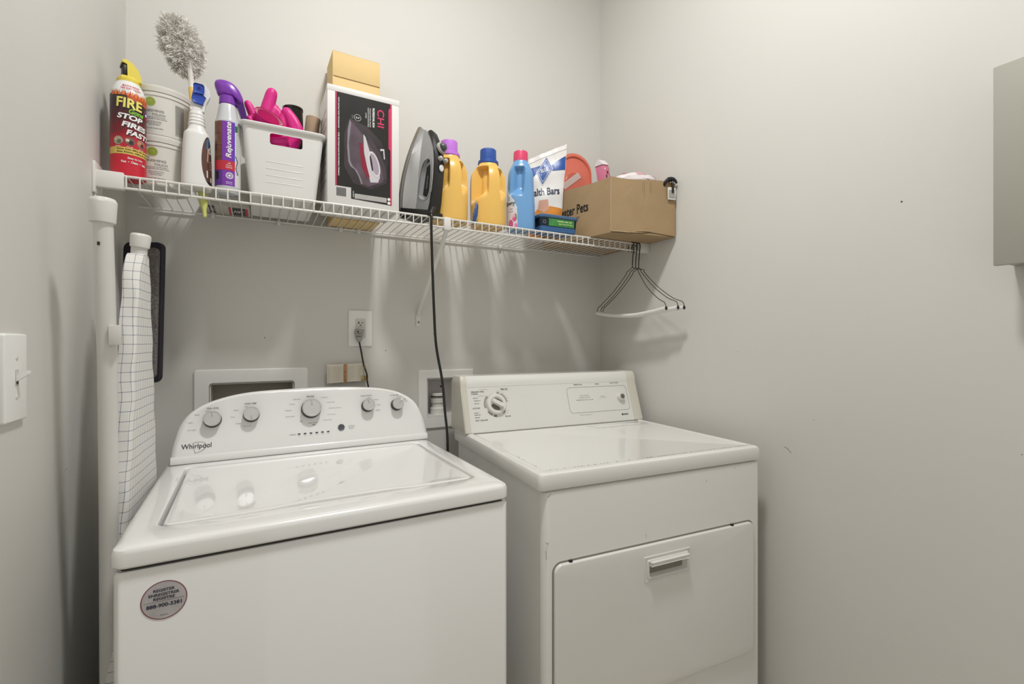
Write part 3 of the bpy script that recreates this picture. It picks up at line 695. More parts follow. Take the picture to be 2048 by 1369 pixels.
# ------------------------------------------------------------------ white storage bin
t = thing('storage_bin', 'white tapered plastic bin with a handle slot, full of gloves and rolls', 'bin', (.0640, 1.545, Z0))
def binring(k, wtop=.201, wbot=.162, e=0, h=None, r=.014, n=5):
    z = .188*k; w_ = wbot+(wtop-wbot)*k-2*e; d = .235+(.272-.235)*k-2*e
    return [(p[0], p[1], z if h is None else h) for p in rr(w_, d, max(.004, r-e), n)]
b = B(); th = .0022
b.loft([binring(0), binring(.015), binring(.945), binring(.955, e=-.005), binring(.965, e=-.0065), binring(.99, e=-.007), binring(1.003, e=-.005), binring(1.006, e=-.001), binring(1.0, e=th), binring(.6, e=th), binring(.02, e=th, h=.004)], BW, (True, True))
fr0 = lambda z: -(.235+(.272-.235)*z/.188)/2
for k in range(4):
    z = .038+.018*k; b.box((-.045, fr0(z)-.0006, z), (.047, fr0(z)+.001, z+.0024), BW, .0005)
bn = b.obj('bin_body', t)
c = B(); c.prism(rr(.080, .029, .006, 5, .005, .153), -.02, -.20, BW, sd); cut(bn, [c])

PK = mat('D81F86', .45, name='pink_rubber'); PKI = mat('E3A9B4', .6, name='pink_lining')
def finger(b, pts, r0, r1, m=PK):
    P = catmull(pts, 5); n = len(P); rad = [r0+(r1-r0)*i/(n-1) for i in range(n)]
    d = (P[-1]-P[-2]).normalized()
    for k in (35, 60, 80): P.append(P[n-1]+d*r1*math.sin(R(k))); rad.append(r1*math.cos(R(k))+.0002)
    b.tube(P, rad, m, 14)
def blob(b, c, r, m=PK):
    c = Vector(c); b.loft([[c+Vector((r[0]*math.sin(PI*i/10)*math.cos(2*PI*k/16), r[1]*math.sin(PI*i/10)*math.sin(2*PI*k/16), -r[2]*math.cos(PI*i/10))) for k in range(16)] for i in range(1, 10)], m)
# gloves, coordinates from the point under the bin's centre on the shelf
t = thing('rubber_glove', 'pink rubber glove with fingers up and open cuff, left one in the bin', 'rubber glove', (.071, 1.545, Z0+.006), 0, 'pink rubber gloves in the white bin')
b = B()
finger(b, [(-.062, -.052, .15), (-.060, -.054, .195), (-.050, -.056, .245), (-.040, -.058, .286), (-.036, -.060, .302)], .020, .0150)
finger(b, [(-.050, -.055, .16), (-.042, -.055, .215), (-.030, -.055, .255), (-.027, -.055, .264)], .015, .0110)
finger(b, [(-.040, -.050, .15), (-.024, -.055, .200), (-.016, -.056, .240), (-.020, -.056, .256)], .015, .0105)
finger(b, [(-.070, -.072, .15), (-.076, -.080, .205), (-.088, -.083, .236), (-.094, -.084, .248)], .015, .0095)
finger(b, [(-.070, -.085, .16), (-.082, -.088, .190), (-.090, -.092, .204)], .013, .0100)
blob(b, (-.056, -.056, .165), (.034, .024, .055))
gv = b.obj('glove_body', t); remesh(gv, .0022, 4)
b = B(); cc = Vector((-.048, -.112, .216)); rg = []
ca = Vector((.86, -.05, -.34)).normalized(); cb_ = Vector((.05, .45, .9)).normalized()
for k, (s_, off) in enumerate(((1, 0), (1.03, .002), (1.0, .004), (.93, .002), (.80, .018), (.5, .034))):
    rg.append([cc+ca*(.042*s_*math.cos(2*PI*i/32)*(1 if math.cos(2*PI*i/32) > 0 else .75))+cb_*(.022*s_*math.sin(2*PI*i/32))+Vector((0, off, -off*.3)) for i in range(32)])
b.loft(rg[2:], PKI, (False, True)); b.loft([[p+Vector((0, .03, -.03)) for p in rg[0]], rg[0], rg[1], rg[2]], PK, (False, False)); b.obj('glove_cuff', t, 'open cuff showing pale pink lining')
t = thing('rubber_glove', 'bright pink rubber glove folded over, seen above and through the slot of the bin', 'rubber glove', (.071, 1.545, Z0+.006), 0, 'pink rubber gloves in the white bin')
b = B()
finger(b, [(.004, -.078, .140), (.022, -.086, .188), (.014, -.086, .225), (.002, -.084, .246)], .022, .0150)
finger(b, [(.006, -.088, .150), (.030, -.092, .190), (.022, -.092, .218), (.010, -.088, .238)], .015, .0130)
finger(b, [(-.008, -.078, .15), (-.010, -.080, .205), (-.006, -.080, .235)], .015, .0120)
finger(b, [(.000, -.108, .156), (-.016, -.110, .150), (-.042, -.108, .146)], .016, .012)
finger(b, [(-.002, -.104, .138), (-.014, -.108, .133), (-.040, -.104, .134)], .013, .011)
blob(b, (-.022, -.090, .128), (.036, .026, .034))
gv = b.obj('glove_body', t); remesh(gv, .0022, 3)
# black cylinder and cardboard roll inside the bin
t = thing('cylinder_case', 'black plastic cylinder with a hole near its rim standing in the bin', 'cylinder', (.100, 1.506, Z0+.006), 0)
t.rotation_euler = (R(0), R(-2), R(0))
b = B(); b.lathe([(.0255, 0), (.0262, .002), (.0262, .275), (.0275, .2755), (.0275, .281), (.0250, .281), (.0250, .01)], mat('16150F', .2, name='gloss_black'), 40); o = b.obj('case_body', t)
b = B(); b.shape(circ(.0028, 12, 0, .262), mat('050505', .9), wrap(.0264, R(-12)), .0004); b.obj('hanging_hole', t)
KR = mat('B79C82', .85, noise=.08, nscale=30, bump=.2, bscale=400, name='kraft_roll')
b = B(); b.lathe([(.0205, 0), (.0205, .284), (.0190, .284), (.0190, .002)], KR, 40)
b.obj('cardboard_tube', None, 'brown cardboard tube standing upright at the right of the bin', 'cardboard tube', loc=(.120, 1.555, Z0+.010)).rotation_euler = (0, R(6), 0)
b = B(); b.prism([(-.008, 0), (.008, 0), (.0095, .20), (.010, .27), (.006, .283), (0, .286), (-.006, .283), (-.010, .27), (-.0095, .20)], -.0015, .0015, mat('C8C7C2', .2, trans=.5, name='clear_plastic'), sd, .001)
b.obj('plastic_hanger_strip', None, 'small clear plastic strip poking up behind the cardboard tube', 'plastic strip', loc=(.132, 1.610, Z0+.010)).rotation_euler = (0, R(7), 0)

# ------------------------------------------------------------------ iron box
t = thing('iron_box', 'white retail box with a black and pink picture of a clothes iron', 'box', (.172, 1.4045, Z0), .6)
CB = mat('E4E2DF', .35, name='gloss_card'); BX, BY, BZ = .2025, .155, .334
b = B(); b.box((0, 0, 0), (BX, BY, BZ), CB, .0012)
b.box((-.0006, -.0006, BZ-.016), (BX+.001, .02, BZ+.0008), CB, .0006)
ib = frame((0, 0, 0), (1, 0, 0), (0, 0, 1), (0, -1, 0))
PG = mat('22201F', .3, noise=.25, nscale=12, name='black_print'); HP = mat('D8406A', .3, name='hot_pink_print')
b.shape([(.0205, .052), (.064, .052), (.064, .020), (.181, .0155), (.181, .318), (.0205, .318)], PG, ib, .0004)
b.rect(.0205, .052, .0245, .318, HP, ib, .0006)
b.shape([(.1765, .0155), (.181, .0155), (.181, .318), (.1765, .318), (.1765, .306), (.171, .300), (.171, .186), (.1765, .178)], HP, ib, .0006)
for k in range(22): b.rect(.1738, .19+.0048*k, .1752, .1925+.0048*k, mat('8A1C3C', .4), ib, .0008)
rt = lambda s_, x, y, h, wd, m, **k: b.text(s_, m, ib, x, y, h, wd, rot=-90, w=.0009, **k)
rt('CHI', .148, .268, .020, .052, HP, bold=.01); b.shape(circ(.0008, 8, .153, .238), HP, ib, .0009)
rt('PROFESSIONAL IRON', .127, .266, .0062, .056, WHT, bold=.03)
rt('TITANIUM INFUSED CERAMIC', .1175, .264, .0036, .056, WHT); rt('SOLEPLATE WITH RETRACTABLE', .112, .264, .0036, .056, WHT); rt('CORD', .1055, .268, .0036, .016, WHT)
b.ring(circ(.0095, 24, .082, .256), circ(.0088, 24, .082, .256), WHT, ib, .0009); rt('2', .082, .256, .009, .006, WHT); rt('YEAR', .0700, .256, .002, .010, LG); rt('WARRANTY', .0665, .256, .002, .012, LG)
rt('WITH CHI FLAT IRON TECHNOLOGY   /   OVER 300 STEAM HOLES FOR POWERFUL STEAMING', .0300, .192, .0036, .222, WHT, bold=.02)
SM = mat('4A4046', .4, noise=.5, nscale=14, name='smoke_print')
b.shape([(.045, .20), (.06, .25), (.11, .235), (.15, .20), (.168, .15), (.165, .08), (.12, .055), (.07, .065), (.045, .11)], mat('3A3236', .35, noise=.45, nscale=10, name='smoke_dark'), ib, .0006)
b.shape([(.0600, .246), (.0555, .215), (.0545, .165), (.058, .125), (.064, .112), (.076, .105), (.086, .088), (.094, .066), (.112, .062), (.152, .080), (.162, .098), (.150, .130), (.142, .155), (.120, .185), (.100, .205), (.082, .226)], mat('5C4E58', .3, noise=.25, nscale=25, name='iron_purple'), ib, .0008)
b.shape([(.0600, .246), (.0640, .236), (.0575, .180), (.0610, .128), (.0680, .114), (.080, .104), (.092, .080), (.096, .066), (.0915, .066), (.084, .088), (.074, .105), (.062, .112), (.0560, .125), (.0530, .165), (.0545, .215)], mat('8E8590', .3), ib, .0010)
b.shape([(.098, .212), (.104, .205), (.116, .165), (.130, .120), (.146, .095), (.140, .078), (.118, .075), (.110, .110), (.100, .160)], mat('CFC8CE', .3), ib, .0010)
b.shape([(.086, .185), (.095, .185), (.100, .150), (.116, .090), (.108, .086), (.092, .120)], mat('8A2038', .3), ib, .0011)
b.shape([(.110, .212), (.122, .200), (.146, .165), (.160, .130), (.166, .090), (.158, .090), (.150, .125), (.136, .160), (.114, .190)], mat('4A4046', .3), ib, .0012)
hl = [(.129+.0165*math.cos(a)-.010*math.sin(a)*.6, .130+.036*math.sin(a)-.006*math.cos(a)) for a in [2*PI*i/28 for i in range(28)]]
hl2 = [(.129+.0125*math.cos(a)-.010*math.sin(a)*.5, .130+.030*math.sin(a)-.006*math.cos(a)) for a in [2*PI*i/28 for i in range(28)]]
b.shape(hl2, mat('A89CA8', .3), ib, .0012); b.ring(hl, hl2, mat('DAD4DA', .3), ib, .0014)
b.shape([(.118, .155), (.122, .140), (.126, .112), (.123, .108), (.119, .125), (.116, .150)], BLK, ib, .0015)
b.shape([(.146, .178), (.158, .180), (.160, .150), (.157, .150), (.155, .175), (.147, .172)], mat('DAD4DA', .3), ib, .0014)
for k in range(14): b.rect(.024+.0019*k, .0235, .0252+.0019*k, .0475, INK, ib, .0006)
b.rect(.074, .022, .165, .036, mat('CFCBC6', .4), ib, .0008)
for k in range(4): b.fine(INKG, ib, .076, .163, .0335-.0032*k, .0015, .0011)
for k in range(2): b.shape(circ(.0045, 16, .172, .022+.011*k), WHT, ib, .0008)
rt('CHI IRON', .0700, .034, .004, .018, WHT)
lf = frame((-.0006, 0, 0), (0, -1, 0), (0, 0, 1), (-1, 0, 0))
for k in range(9): b.fine(INK, lf, -.14, -.02, .27-.025*k, .004, .0006, rnd=random.Random(k))
uf = frame((0, 0, 0), (1, 0, 0), (0, 1, 0), (0, 0, -1)); b.rect(.012, .052, .19, .0526, INKG, uf, .0003)
b.obj('carton', t)

# ------------------------------------------------------------------ tan box behind
TAN = mat('E0C288', .7, noise=.03, nscale=10, name='manila_card')
t = thing('tall_box', 'tall tan box with a folded flap standing behind the iron box', 'box', (.2085, 1.575, Z0), 1.5)
b = B(); b.box((0, 0, 0), (.148, .112, .53), TAN, .0008)
b.obj('carton', t)
b = B(); b.box((.0, -.0016, .452), (.148, -.0002, .531), TAN, .0005); b.box((0, -.0016, .5295), (.148, .112, .5312), TAN, .0004)
b.box((.004, -.002, .4515), (.147, -.0012, .4526), mat('9C8050', .8), 0); b.obj('flap', t)

# ------------------------------------------------------------------ steam iron
t = thing('steam_iron', 'silver and black steam iron standing on its heel with black cord hanging down', 'steam iron', (.434, 1.502, Z0+.0175), -60); t.rotation_euler = (0, R(8), R(-60)); t.scale = (1.05, 1.0, 1.06)
Mw = Matrix.Translation(t.location) @ t.rotation_euler.to_matrix().to_4x4() @ Matrix.Diagonal((1.05, 1.0, 1.06, 1))
# local: +x from soleplate to handle, y lateral, z towards the tip
GRY = mat('8E8A84', .3, .6, name='soleplate_metal'); SLV = mat('C4C4C6', .18, .75, name='silver_shell'); HB = mat('1B1A19', .35, name='handle_black')
def hw(z):   # half width of the soleplate
    z = max(0, min(.268, z)); return .056*(1-(max(0, z-.05)/.2185)**1.9)**1.0+.0004 if z > .05 else .056-.008*((.05-z)/.05)**2
zs = [.004, .02, .05, .08, .11, .14, .17, .20, .225, .245, .258, .2665]
def section(h, s_, z1=1): return [Vector((h, -hw(z)*s_, z)) for z in zs]+[Vector((h, hw(z)*s_, z)) for z in reversed(zs)]
b = B(); b.loft([section(.0, .96), section(.001, 1), section(.009, 1), section(.011, .95)], GRY); b.obj('soleplate', t)
b = B()
def bodysec(x, s_, dz=0): return [Vector((x+(.0 if z < .2 else .0), -hw(z)*s_, max(.006, z-dz*(z/.26)))) for z in zs]+[Vector((x, hw(z)*s_, max(.006, z-dz*(z/.26)))) for z in reversed(zs)]
b.loft([bodysec(.010, .90), bodysec(.014, .92, .003), bodysec(.026, .66, .010), bodysec(.038, .48, .020), bodysec(.044, .36, .03)], SLV); 
pl = catmull([(.040, .012, 0), (.040, .10, 0), (.040, .20, 0), (.046, .246, 0), (.060, .236, 0), (.080, .205, 0), (.092, .17, 0), (.098, .12, 0), (.098, .06, 0), (.095, .014, 0)], 4)
b.prism([(p.x, p.y) for p in pl], -.021, .021, SLV, lambda u, v, w_=0: Vector((u, w_, v)), .004)
sh = b.obj('shell', t)
c = B(); c.prism([(p.x, p.y) for p in catmull([(.050, .055, 0), (.047, .10, 0), (.054, .150, 0), (.076, .162, 0), (.087, .13, 0), (.089, .065, 0), (.072, .044, 0)], 4, True)], -.05, .05, SLV, lambda u, v, w_=0: Vector((u, w_, v))); cut(sh, [c])
b = B(); ins = [(p.x, p.y) for p in catmull([(.050, .055, 0), (.047, .10, 0), (.054, .150, 0), (.076, .162, 0), (.087, .13, 0), (.089, .065, 0), (.072, .044, 0)], 4, True)]
inn = ins
ouu = [(.069+(p[0]-.069)*1.16, .10+(p[1]-.10)*1.07) for p in ins]
sdx = lambda u, v, w_=0: Vector((u, -.0215-w_, v))
for s_ in (1, -1):
    fx = (lambda q: (lambda u, v, w_=0: Vector((u, -q*(.0212+w_), v))))(s_)
    b.ring(ouu, inn, CHROME, fx, .0008)
b.obj('handle_surround', sh)
b = B(); b.prism([(.046, .050), (.046, .150), (.078, .162), (.089, .12), (.090, .060), (.072, .042)], -.0085, .0085, SLV, lambda u, v, w_=0: Vector((u, w_, v)), .002)
b.prism([(.058, .060), (.062, .140), (.078, .152), (.087, .125), (.088, .070), (.076, .052)], -.012, .012, BLK, lambda u, v, w_=0: Vector((u, w_, v)), .003)
b.text('DIGITAL', mat('9A9A98', .5), lambda u, v, w_=0: Vector((u, -.012-w_, v)), .070, .098, .0045, .038, rot=90, w=.0006); b.obj('digital_panel', t)
b = B(); sp = []
for (x, z, hw_) in ((.055, .250, .008), (.068, .240, .013), (.084, .212, .017), (.098, .178, .0195), (.106, .135, .0205), (.108, .08, .0205), (.108, .035, .022), (.104, .004, .024)):
    sp.append((x, z, hw_))
rg = []
for i, (x, z, q) in enumerate(sp):
    th_ = .018; rg.append([Vector((x-.012, -q, z-(.006 if i < 4 else 0))), Vector((x-.003, -q*1.02, z)), Vector((x+.003, -q*.7, z+.002)), Vector((x+.004, 0, z+.002)), Vector((x+.003, q*.7, z+.002)), Vector((x-.003, q*1.02, z)), Vector((x-.012, q, z-(.006 if i < 4 else 0)))])
b.loft(rg, HB); b.obj('handle', t, 'black handle spine', )
b = B(); b.loft([[(.004, y_*.9, -.0150), (.110, y_*.55, -.0010), (.110, y_*.55, .012), (.010, y_, .014)] for y_ in (-.052, .052)], HB); b.obj('heel_rest', t)
GT = mat('B4B2AE', .3, name='grey_buttons')
b = B(); Mx = Matrix.Translation((.098, 0, .196)) @ Matrix.Rotation(R(68), 4, 'Y'); N = 20
b.loft([[(.0165*(1+(.05 if i % 2 else 0))*math.cos(2*PI*i/(2*N))*q, .0165*(1+(.05 if i % 2 else 0))*math.sin(2*PI*i/(2*N))*q, z) for i in range(2*N)] for q, z in ((1, 0), (1, .006), (.9, .008))], GT, M=Mx); dl_ = b.obj('steam_dial', t)
b = B(); b.lathe([(.0125, .007), (.0115, .016), (.006, .020)], mat('4A4A4A', .35), 24, Mx); b.obj('dial_hub', dl_)
for y in (-.012, .012):
    b = B(); b.lathe([(.0065, 0), (.0065, .008), (.004, .011)], GT, 16, Matrix.Translation((.1085, y, .163)) @ Matrix.Rotation(R(80), 4, 'Y')); b.obj('button', t)
b = B(); b.lathe([(.0095, 0), (.0095, .002), (.008, .003)], WHT, 24, Matrix.Translation((.1115, -.003, .138)) @ Matrix.Rotation(R(90), 4, 'Y')); b.obj('power_button', t)
b = B(); Mi = Mw.inverted()
outp = Vector((.104, -.008, .022)); start = Mi.inverted() @ outp
b.tube([outp-Vector((.01, 0, -.003)), outp, Mi @ Vector((.470, 1.389, 1.632)), Mi @ Vector((.466, 1.383, 1.622))], [.0085, .0085, .0075, .0065], BLK, 14); b.obj('cord_guard', t)
b = B()
wp = [(.469, 1.386, 1.628), (.467, 1.380, 1.612), (.467, 1.379, 1.56), (.470, 1.379, 1.46), (.475, 1.379, 1.33), (.482, 1.379, 1.22), (.502, 1.380, 1.11), (.512, 1.385, 1.02), (.523, 1.39, .92), (.528, 1.40, .72), (.530, 1.42, .40), (.530, 1.45, .012)]
b.tube(catmull([Mi @ Vector(p) for p in wp], 6), .0040, BLK, 10); b.obj('cord', t, 'black power cord hanging down between the machines')

# ------------------------------------------------------------------ detergent jugs
JY = mat('ECBE62', .3, coat=.15, name='amber_jug')
def jug_disp(phi, z):
    d = math.degrees((phi+PI) % (2*PI)-PI); out = 0
    for c0, hw_, z0, z1, dep in ((-31, 34, .080, .203, .60), (59, 20, .090, .196, .52)):
        zc = z0+(d-c0)*.0005
        k = (1-sstep(hw_*.80, hw_, abs(d-c0)))*sstep(zc, zc+.045, z)*(1-sstep(z1-.013, z1, z)); out -= dep*k
    return out
def jug(bear, y, cap, flower, label):
    t = stand('detergent_jug', label, 'detergent jug', bear, y, None, 'yellow detergent jugs'); b = B()
    prof = [(0, .053, .050), (.004, .0595, .055), (.05, .0610, .057), (.10, .0615, .0575), (.15, .0605, .0565), (.178, .0565, .0525), (.197, .0460, .0440), (.210, .0345, .0345), (.222, .0315, .0315)]
    f7 = bottle(b, prof, JY, 2.35, jug_disp, 180, 9); b.obj('jug_body', t)
    b = B(); gd = lambda u, v, w_=0: f7(R(u*1000), v, w_); ds = lambda poly, m, w_: b.shape([(p[0]/1000, p[1]) for p in poly], m, gd, w_, .004)
    ds([(-34, .012), (-29, .040), (-33, .078), (-50, .088), (-70, .10), (-76, .18), (-120, .18), (-120, .006), (-60, .006)], mat('D9B878', .35, name='jug_label'), .0006)
    g5 = random.Random(4)
    ds([(-62, .004), (-48, .045), (-40, .070), (-33, .076), (-30, .060), (-33, .030), (-42, .006)], mat(flower, .4), .0010)
    for k in range(46):
        q = g5.random(); u = -58+24*q+g5.uniform(-4, 4); v = .012+.060*q+g5.uniform(-.006, .006); ds([(u-1.2, v), (u, v-.0018), (u+1.2, v), (u, v+.0018)], mat('B7A9D8' if cap[0] != '2' else 'A9C4E8', .4), .0014)
    ds([(-44, .004), (-38, .012), (-32, .018), (-36, .004)], mat('6F8F3C', .4), .0016)
    for k in range(3): b.fine(mat('7C5A86', .4), gd, -.105, -.080, .16-.025*k, .004, .0010)
    b.obj('jug_label', t)
    b = B(); ridged_cap(b, .0275, .0355, .216, .231, .268, mat(cap, .35)); b.obj('cap', t)
jug(.380, 1.462, 'C377DB', '4A2C84', 'yellow detergent jug with lilac cap and purple flower on its label')
jug(.4775, 1.462, '2450A0', '3E62A8', 'yellow detergent jug with dark blue cap and blue flower on its label')

# ------------------------------------------------------------------ fabric softener
t = stand('softener_bottle', 'light blue fabric softener bottle with pink cap and rose label', 'softener bottle', .5655, 1.448)
def sd_(phi, z):
    d = math.degrees((phi+PI) % (2*PI)-PI); c0 = -14
    return -.58*(1-sstep(24, 32, abs(d-c0-(z-.16)*120)))*sstep(.112, .150, z)*(1-sstep(.208, .221, z))
b = B(); f8 = bottle(b, [(0, .043, .036), (.004, .049, .041), (.05, .0505, .042), (.10, .0495, .041), (.14, .0470, .040), (.18, .0460, .040), (.205, .0430, .038), (.226, .034, .032), (.238, .0275, .0275), (.243, .026, .026)], mat('6FA2D4', .3, coat=.15, name='blue_jug'), 2.3, sd_, 180, 9); b.obj('bottle_body', t)
b = B(); gd = lambda u, v, w_=0: f8(R(u*1000), v, w_); ds = lambda poly, m, w_: b.shape([(p[0]/1000, p[1]) for p in poly], m, gd, w_, .004)
ds([(-12, .008), (-14, .07), (-26, .10), (-50, .125), (-70, .155), (-120, .16), (-120, .008)], mat('DAD6DC', .35, name='softener_label'), .0005)
ds([(-34, .10), (-14, .075), (-14, .062), (-30, .085), (-55, .11), (-72, .13), (-68, .15)], mat('C9DCEC', .35), .0008)
b.text('Downy', INK, gd, -.047, .088, .020, .052, al='C', bold=.02, w=.0012, step=.004, shear=.1); b.text('Ultra', INKG, gd, -.038, .070, .006, .014, w=.0012)
b.ring(circ(.006, 16, -.052, .108), circ(.0048, 16, -.052, .108), INKG, gd, .0012); b.fine(INKG, gd, -.05, -.03, .060, .003, .0010)
for (x, y, r_, c_) in ((-24, .038, .013, 'DE5A92'), (-40, .018, .014, 'C93A7C'), (-26, .043, .008, 'F0A8C4'), (-24, .037, .004, 'C93A7C'), (-18, .012, .008, 'E27AA8'), (-40, .020, .007, 'E88AB4')):
    ds([(x+math.cos(2*PI*i/16)*r_*700, y+r_*math.sin(2*PI*i/16)) for i in range(16)], mat(c_, .4), .0008+.0003*(c_ in ('F0A8C4', 'C93A7C', 'E88AB4')))
ds([(-14, .03), (-16, .05), (-22, .055), (-20, .04)], mat('5D8A4A', .4), .0012)
b.obj('bottle_label', t)
b = B(); N = 64; b.lathe([(.0265, .240), (.0265, .244)], mat('6FA2D4', .3), 40)
for q, z in (): pass
P = lambda z, s_: [(.0255*s_*(1+(.02 if i % 2 else 0))*math.cos(2*PI*i/N), .0255*s_*(1+(.02 if i % 2 else 0))*math.sin(2*PI*i/N), z) for i in range(N)]
b.loft([P(.243, 1), P(.275, .97), P(.279, .93), P(.2795, .85)], mat('E0446E', .35, name='pink_cap')); b.obj('cap', t)

# ------------------------------------------------------------------ bag of dog biscuits
t = stand('treat_bag', 'white and blue bag of dog biscuit bars standing behind the blue bottle', 'bag', .640, 1.532, -30)
BGW = mat('E9E7E4', .3, name='bag_film')
def bagf(u, v, w_=0):
    k = max(0, v/.355); bulge = .030*(1-k**2)*max(0, math.cos(PI*(u/.15)*.98))**.5 if abs(u) < .0765 else 0
    wr = .0018*math.sin(u*95+v*40)*k+.0016*math.sin(v*70-u*30)
    return Vector(((u+.075)*(.80+.20*min(1, k*1.3)+.02*math.sin(v*20))-.075, -.006-bulge+wr-w_, v))
def bagtop(u): return .322+.42*u
GRID = 26
b = B()
front = []; 
for j in range(25):
    row = []
    for i in range(GRID+1):
        u = -.075+.15*i/GRID; v = (bagtop(u))*j/24; row.append(bagf(u, v))
    back = [Vector((p.x, -p.y-.010 if j < 24 else p.y+.002, p.z)) for p in reversed(row)]
    front.append(row+back)
b.loft(front, BGW)
q = .012; NB = mat('2C56A0', .3, name='bag_blue'); OG = mat('D98B34', .3, noise=.12, nscale=30, name='bag_orange')
b.shape([(-.074, .205), (-.040, .250), (-.01, .262), (.02, .262), (.045, .265), (.074, .268), (.074, .325), (.045, .305), (.02, .285), (-.02, .285), (-.074, .270)], NB, bagf, .0010, q)
dm = [(0, .058), (.033, 0), (0, -.058), (-.033, 0)]; 
for s_, c_ in ((1, 'E6E6E8'), (.92, '2C56A0'), (.80, 'D0D8E8'), (.73, '2C56A0')): b.shape([(-.006+p[0]*s_+.0*p[1]+p[1]*.10, .262+p[1]*s_+p[0]*.25) for p in dm], mat(c_, .35), bagf, .0016+.0005*(1-s_)*10, q)
b.text('BLUE', WHT, bagf, -.006, .264, .016, .030, rot=14, w=.0042, step=q, bold=.01)
b.text('Health Bars', mat('1E2A4A', .4), bagf, -.012, .180, .029, .142, rot=5, w=.0014, step=q, bold=.02)
b.shape([(-.074, .06), (-.03, .115), (.0, .105), (.02, .125), (.074, .118), (.074, .0), (-.074, 0)], OG, bagf, .0012, q)
b.shape([(-.030, .110), (-.025, .145), (.012, .150), (.018, .112), (-.004, .100)], mat('D9A48C', .4), bagf, .0018, q)
b.text('bacon, egg & cheese', mat('F0DCC4', .4), bagf, .010, .083, .008, .085, rot=6, w=.0020, step=q)
for k in range(9): b.shape([(.004+.045*math.cos(k)+.010*math.cos(a), .035+.018*math.sin(k*1.7)+.008*math.sin(a)) for a in [2*PI*i/10 for i in range(10)]], mat(('C9573C', 'E0A070', '8A3A24')[k % 3], .4), bagf, .0022+.0003*k, q)
b.obj('bag_body', t)
b = B(); b.loft([[bagf(-.075+.15*i/20, bagtop(-.075+.15*i/20)-.002, .0015) for i in range(21)]+[bagf(-.075+.15*i/20, bagtop(-.075+.15*i/20)-.002, -.0035) for i in range(20, -1, -1)], [bagf(-.075+.15*i/20, bagtop(-.075+.15*i/20)+.016, .0010) for i in range(21)]+[bagf(-.075+.15*i/20, bagtop(-.075+.15*i/20)+.016, -.0030) for i in range(20, -1, -1)]], BGW); b.obj('top_seal', t)

# ------------------------------------------------------------------ red container lid leaning behind
t = thing('container_lid', 'translucent coral red oval container lid leaning behind the cardboard box', 'lid', (1.172, 1.605, Z0+.205), 0)
CO = mat('D9705C', .3, name='coral_plastic'); b = B()
lfm = frame((0, 0, 0), (math.cos(R(-6)), math.sin(R(-6)), 0), (0, .06, .998), None)
o1 = lambda s_: [(p[0]*s_, p[1]*s_) for p in rr(.155, .39, .077, 8)]
b.loft([[lfm(x, y, 0) for x, y in o1(1)], [lfm(x, y, .008) for x, y in o1(1.0)], [lfm(x, y, .010) for x, y in o1(.97)], [lfm(x, y, .010) for x, y in o1(.93)], [lfm(x, y, .004) for x, y in o1(.90)], [lfm(x, y, .004) for x, y in o1(.6)], [lfm(x, y, .0055) for x, y in o1(.58)], [lfm(x, y, .004) for x, y in o1(.56)]], CO)
b.obj('lid_body', t)
b = B(); b.rect(-.052, .02, .05, .045, mat('D8C8C0', .5, alpha=.8, name='masking_tape'), lambda u, v, w_=0: lfm(u*math.cos(R(38))-v*math.sin(R(38))+.0, u*math.sin(R(38))+v*math.cos(R(38))+.05, .006+w_), .0006); b.obj('tape_strip', t)

# ------------------------------------------------------------------ blue tin
t = thing('plastic_container', 'small dark blue lidded container with a green label at the shelf front', 'container', (.950, 1.436, Z0), -3)
NV = mat('14202E', .25, name='navy_plastic'); BLU = mat('3A6698', .3, name='blue_base'); GN = mat('3F8A45', .4, noise=.2, nscale=80, name='green_label')
def rrz(w_, d, r, z, e=0): return [(p[0], p[1], z) for p in rr(w_-2*e, d-2*e, r, 6)]
b = B(); b.loft([rrz(.148, .078, .016, 0, .004), rrz(.150, .080, .016, .002, .001), rrz(.152, .082, .016, .018)], BLU); b.loft([rrz(.152, .082, .016, .018), rrz(.156, .086, .016, .048)], NV)
nf = lambda u, v, w_=0: Vector((u, -.0422-(v-.018)*.04-w_, v)); b.rect(-.045, .020, .060, .046, GN, nf, .0006); b.fine(mat('C8D890', .4), nf, -.01, .05, .038, .006, .0010); b.fine(mat('C8D890', .4), nf, -.005, .055, .029, .004, .0010); b.ring(circ(.006, 16, -.062, .032), circ(.0048, 16, -.062, .032), mat('9AA4AE', .4), nf, .0006)
b.obj('container_body', t)
b = B(); b.loft([rrz(.160, .090, .018, .048), rrz(.164, .094, .018, .050), rrz(.165, .095, .018, .057), rrz(.160, .090, .018, .0595), rrz(.148, .078, .016, .0595), rrz(.146, .076, .016, .058)], mat('45688F', .2, name='blue_lid')); b.obj('container_lid', t)

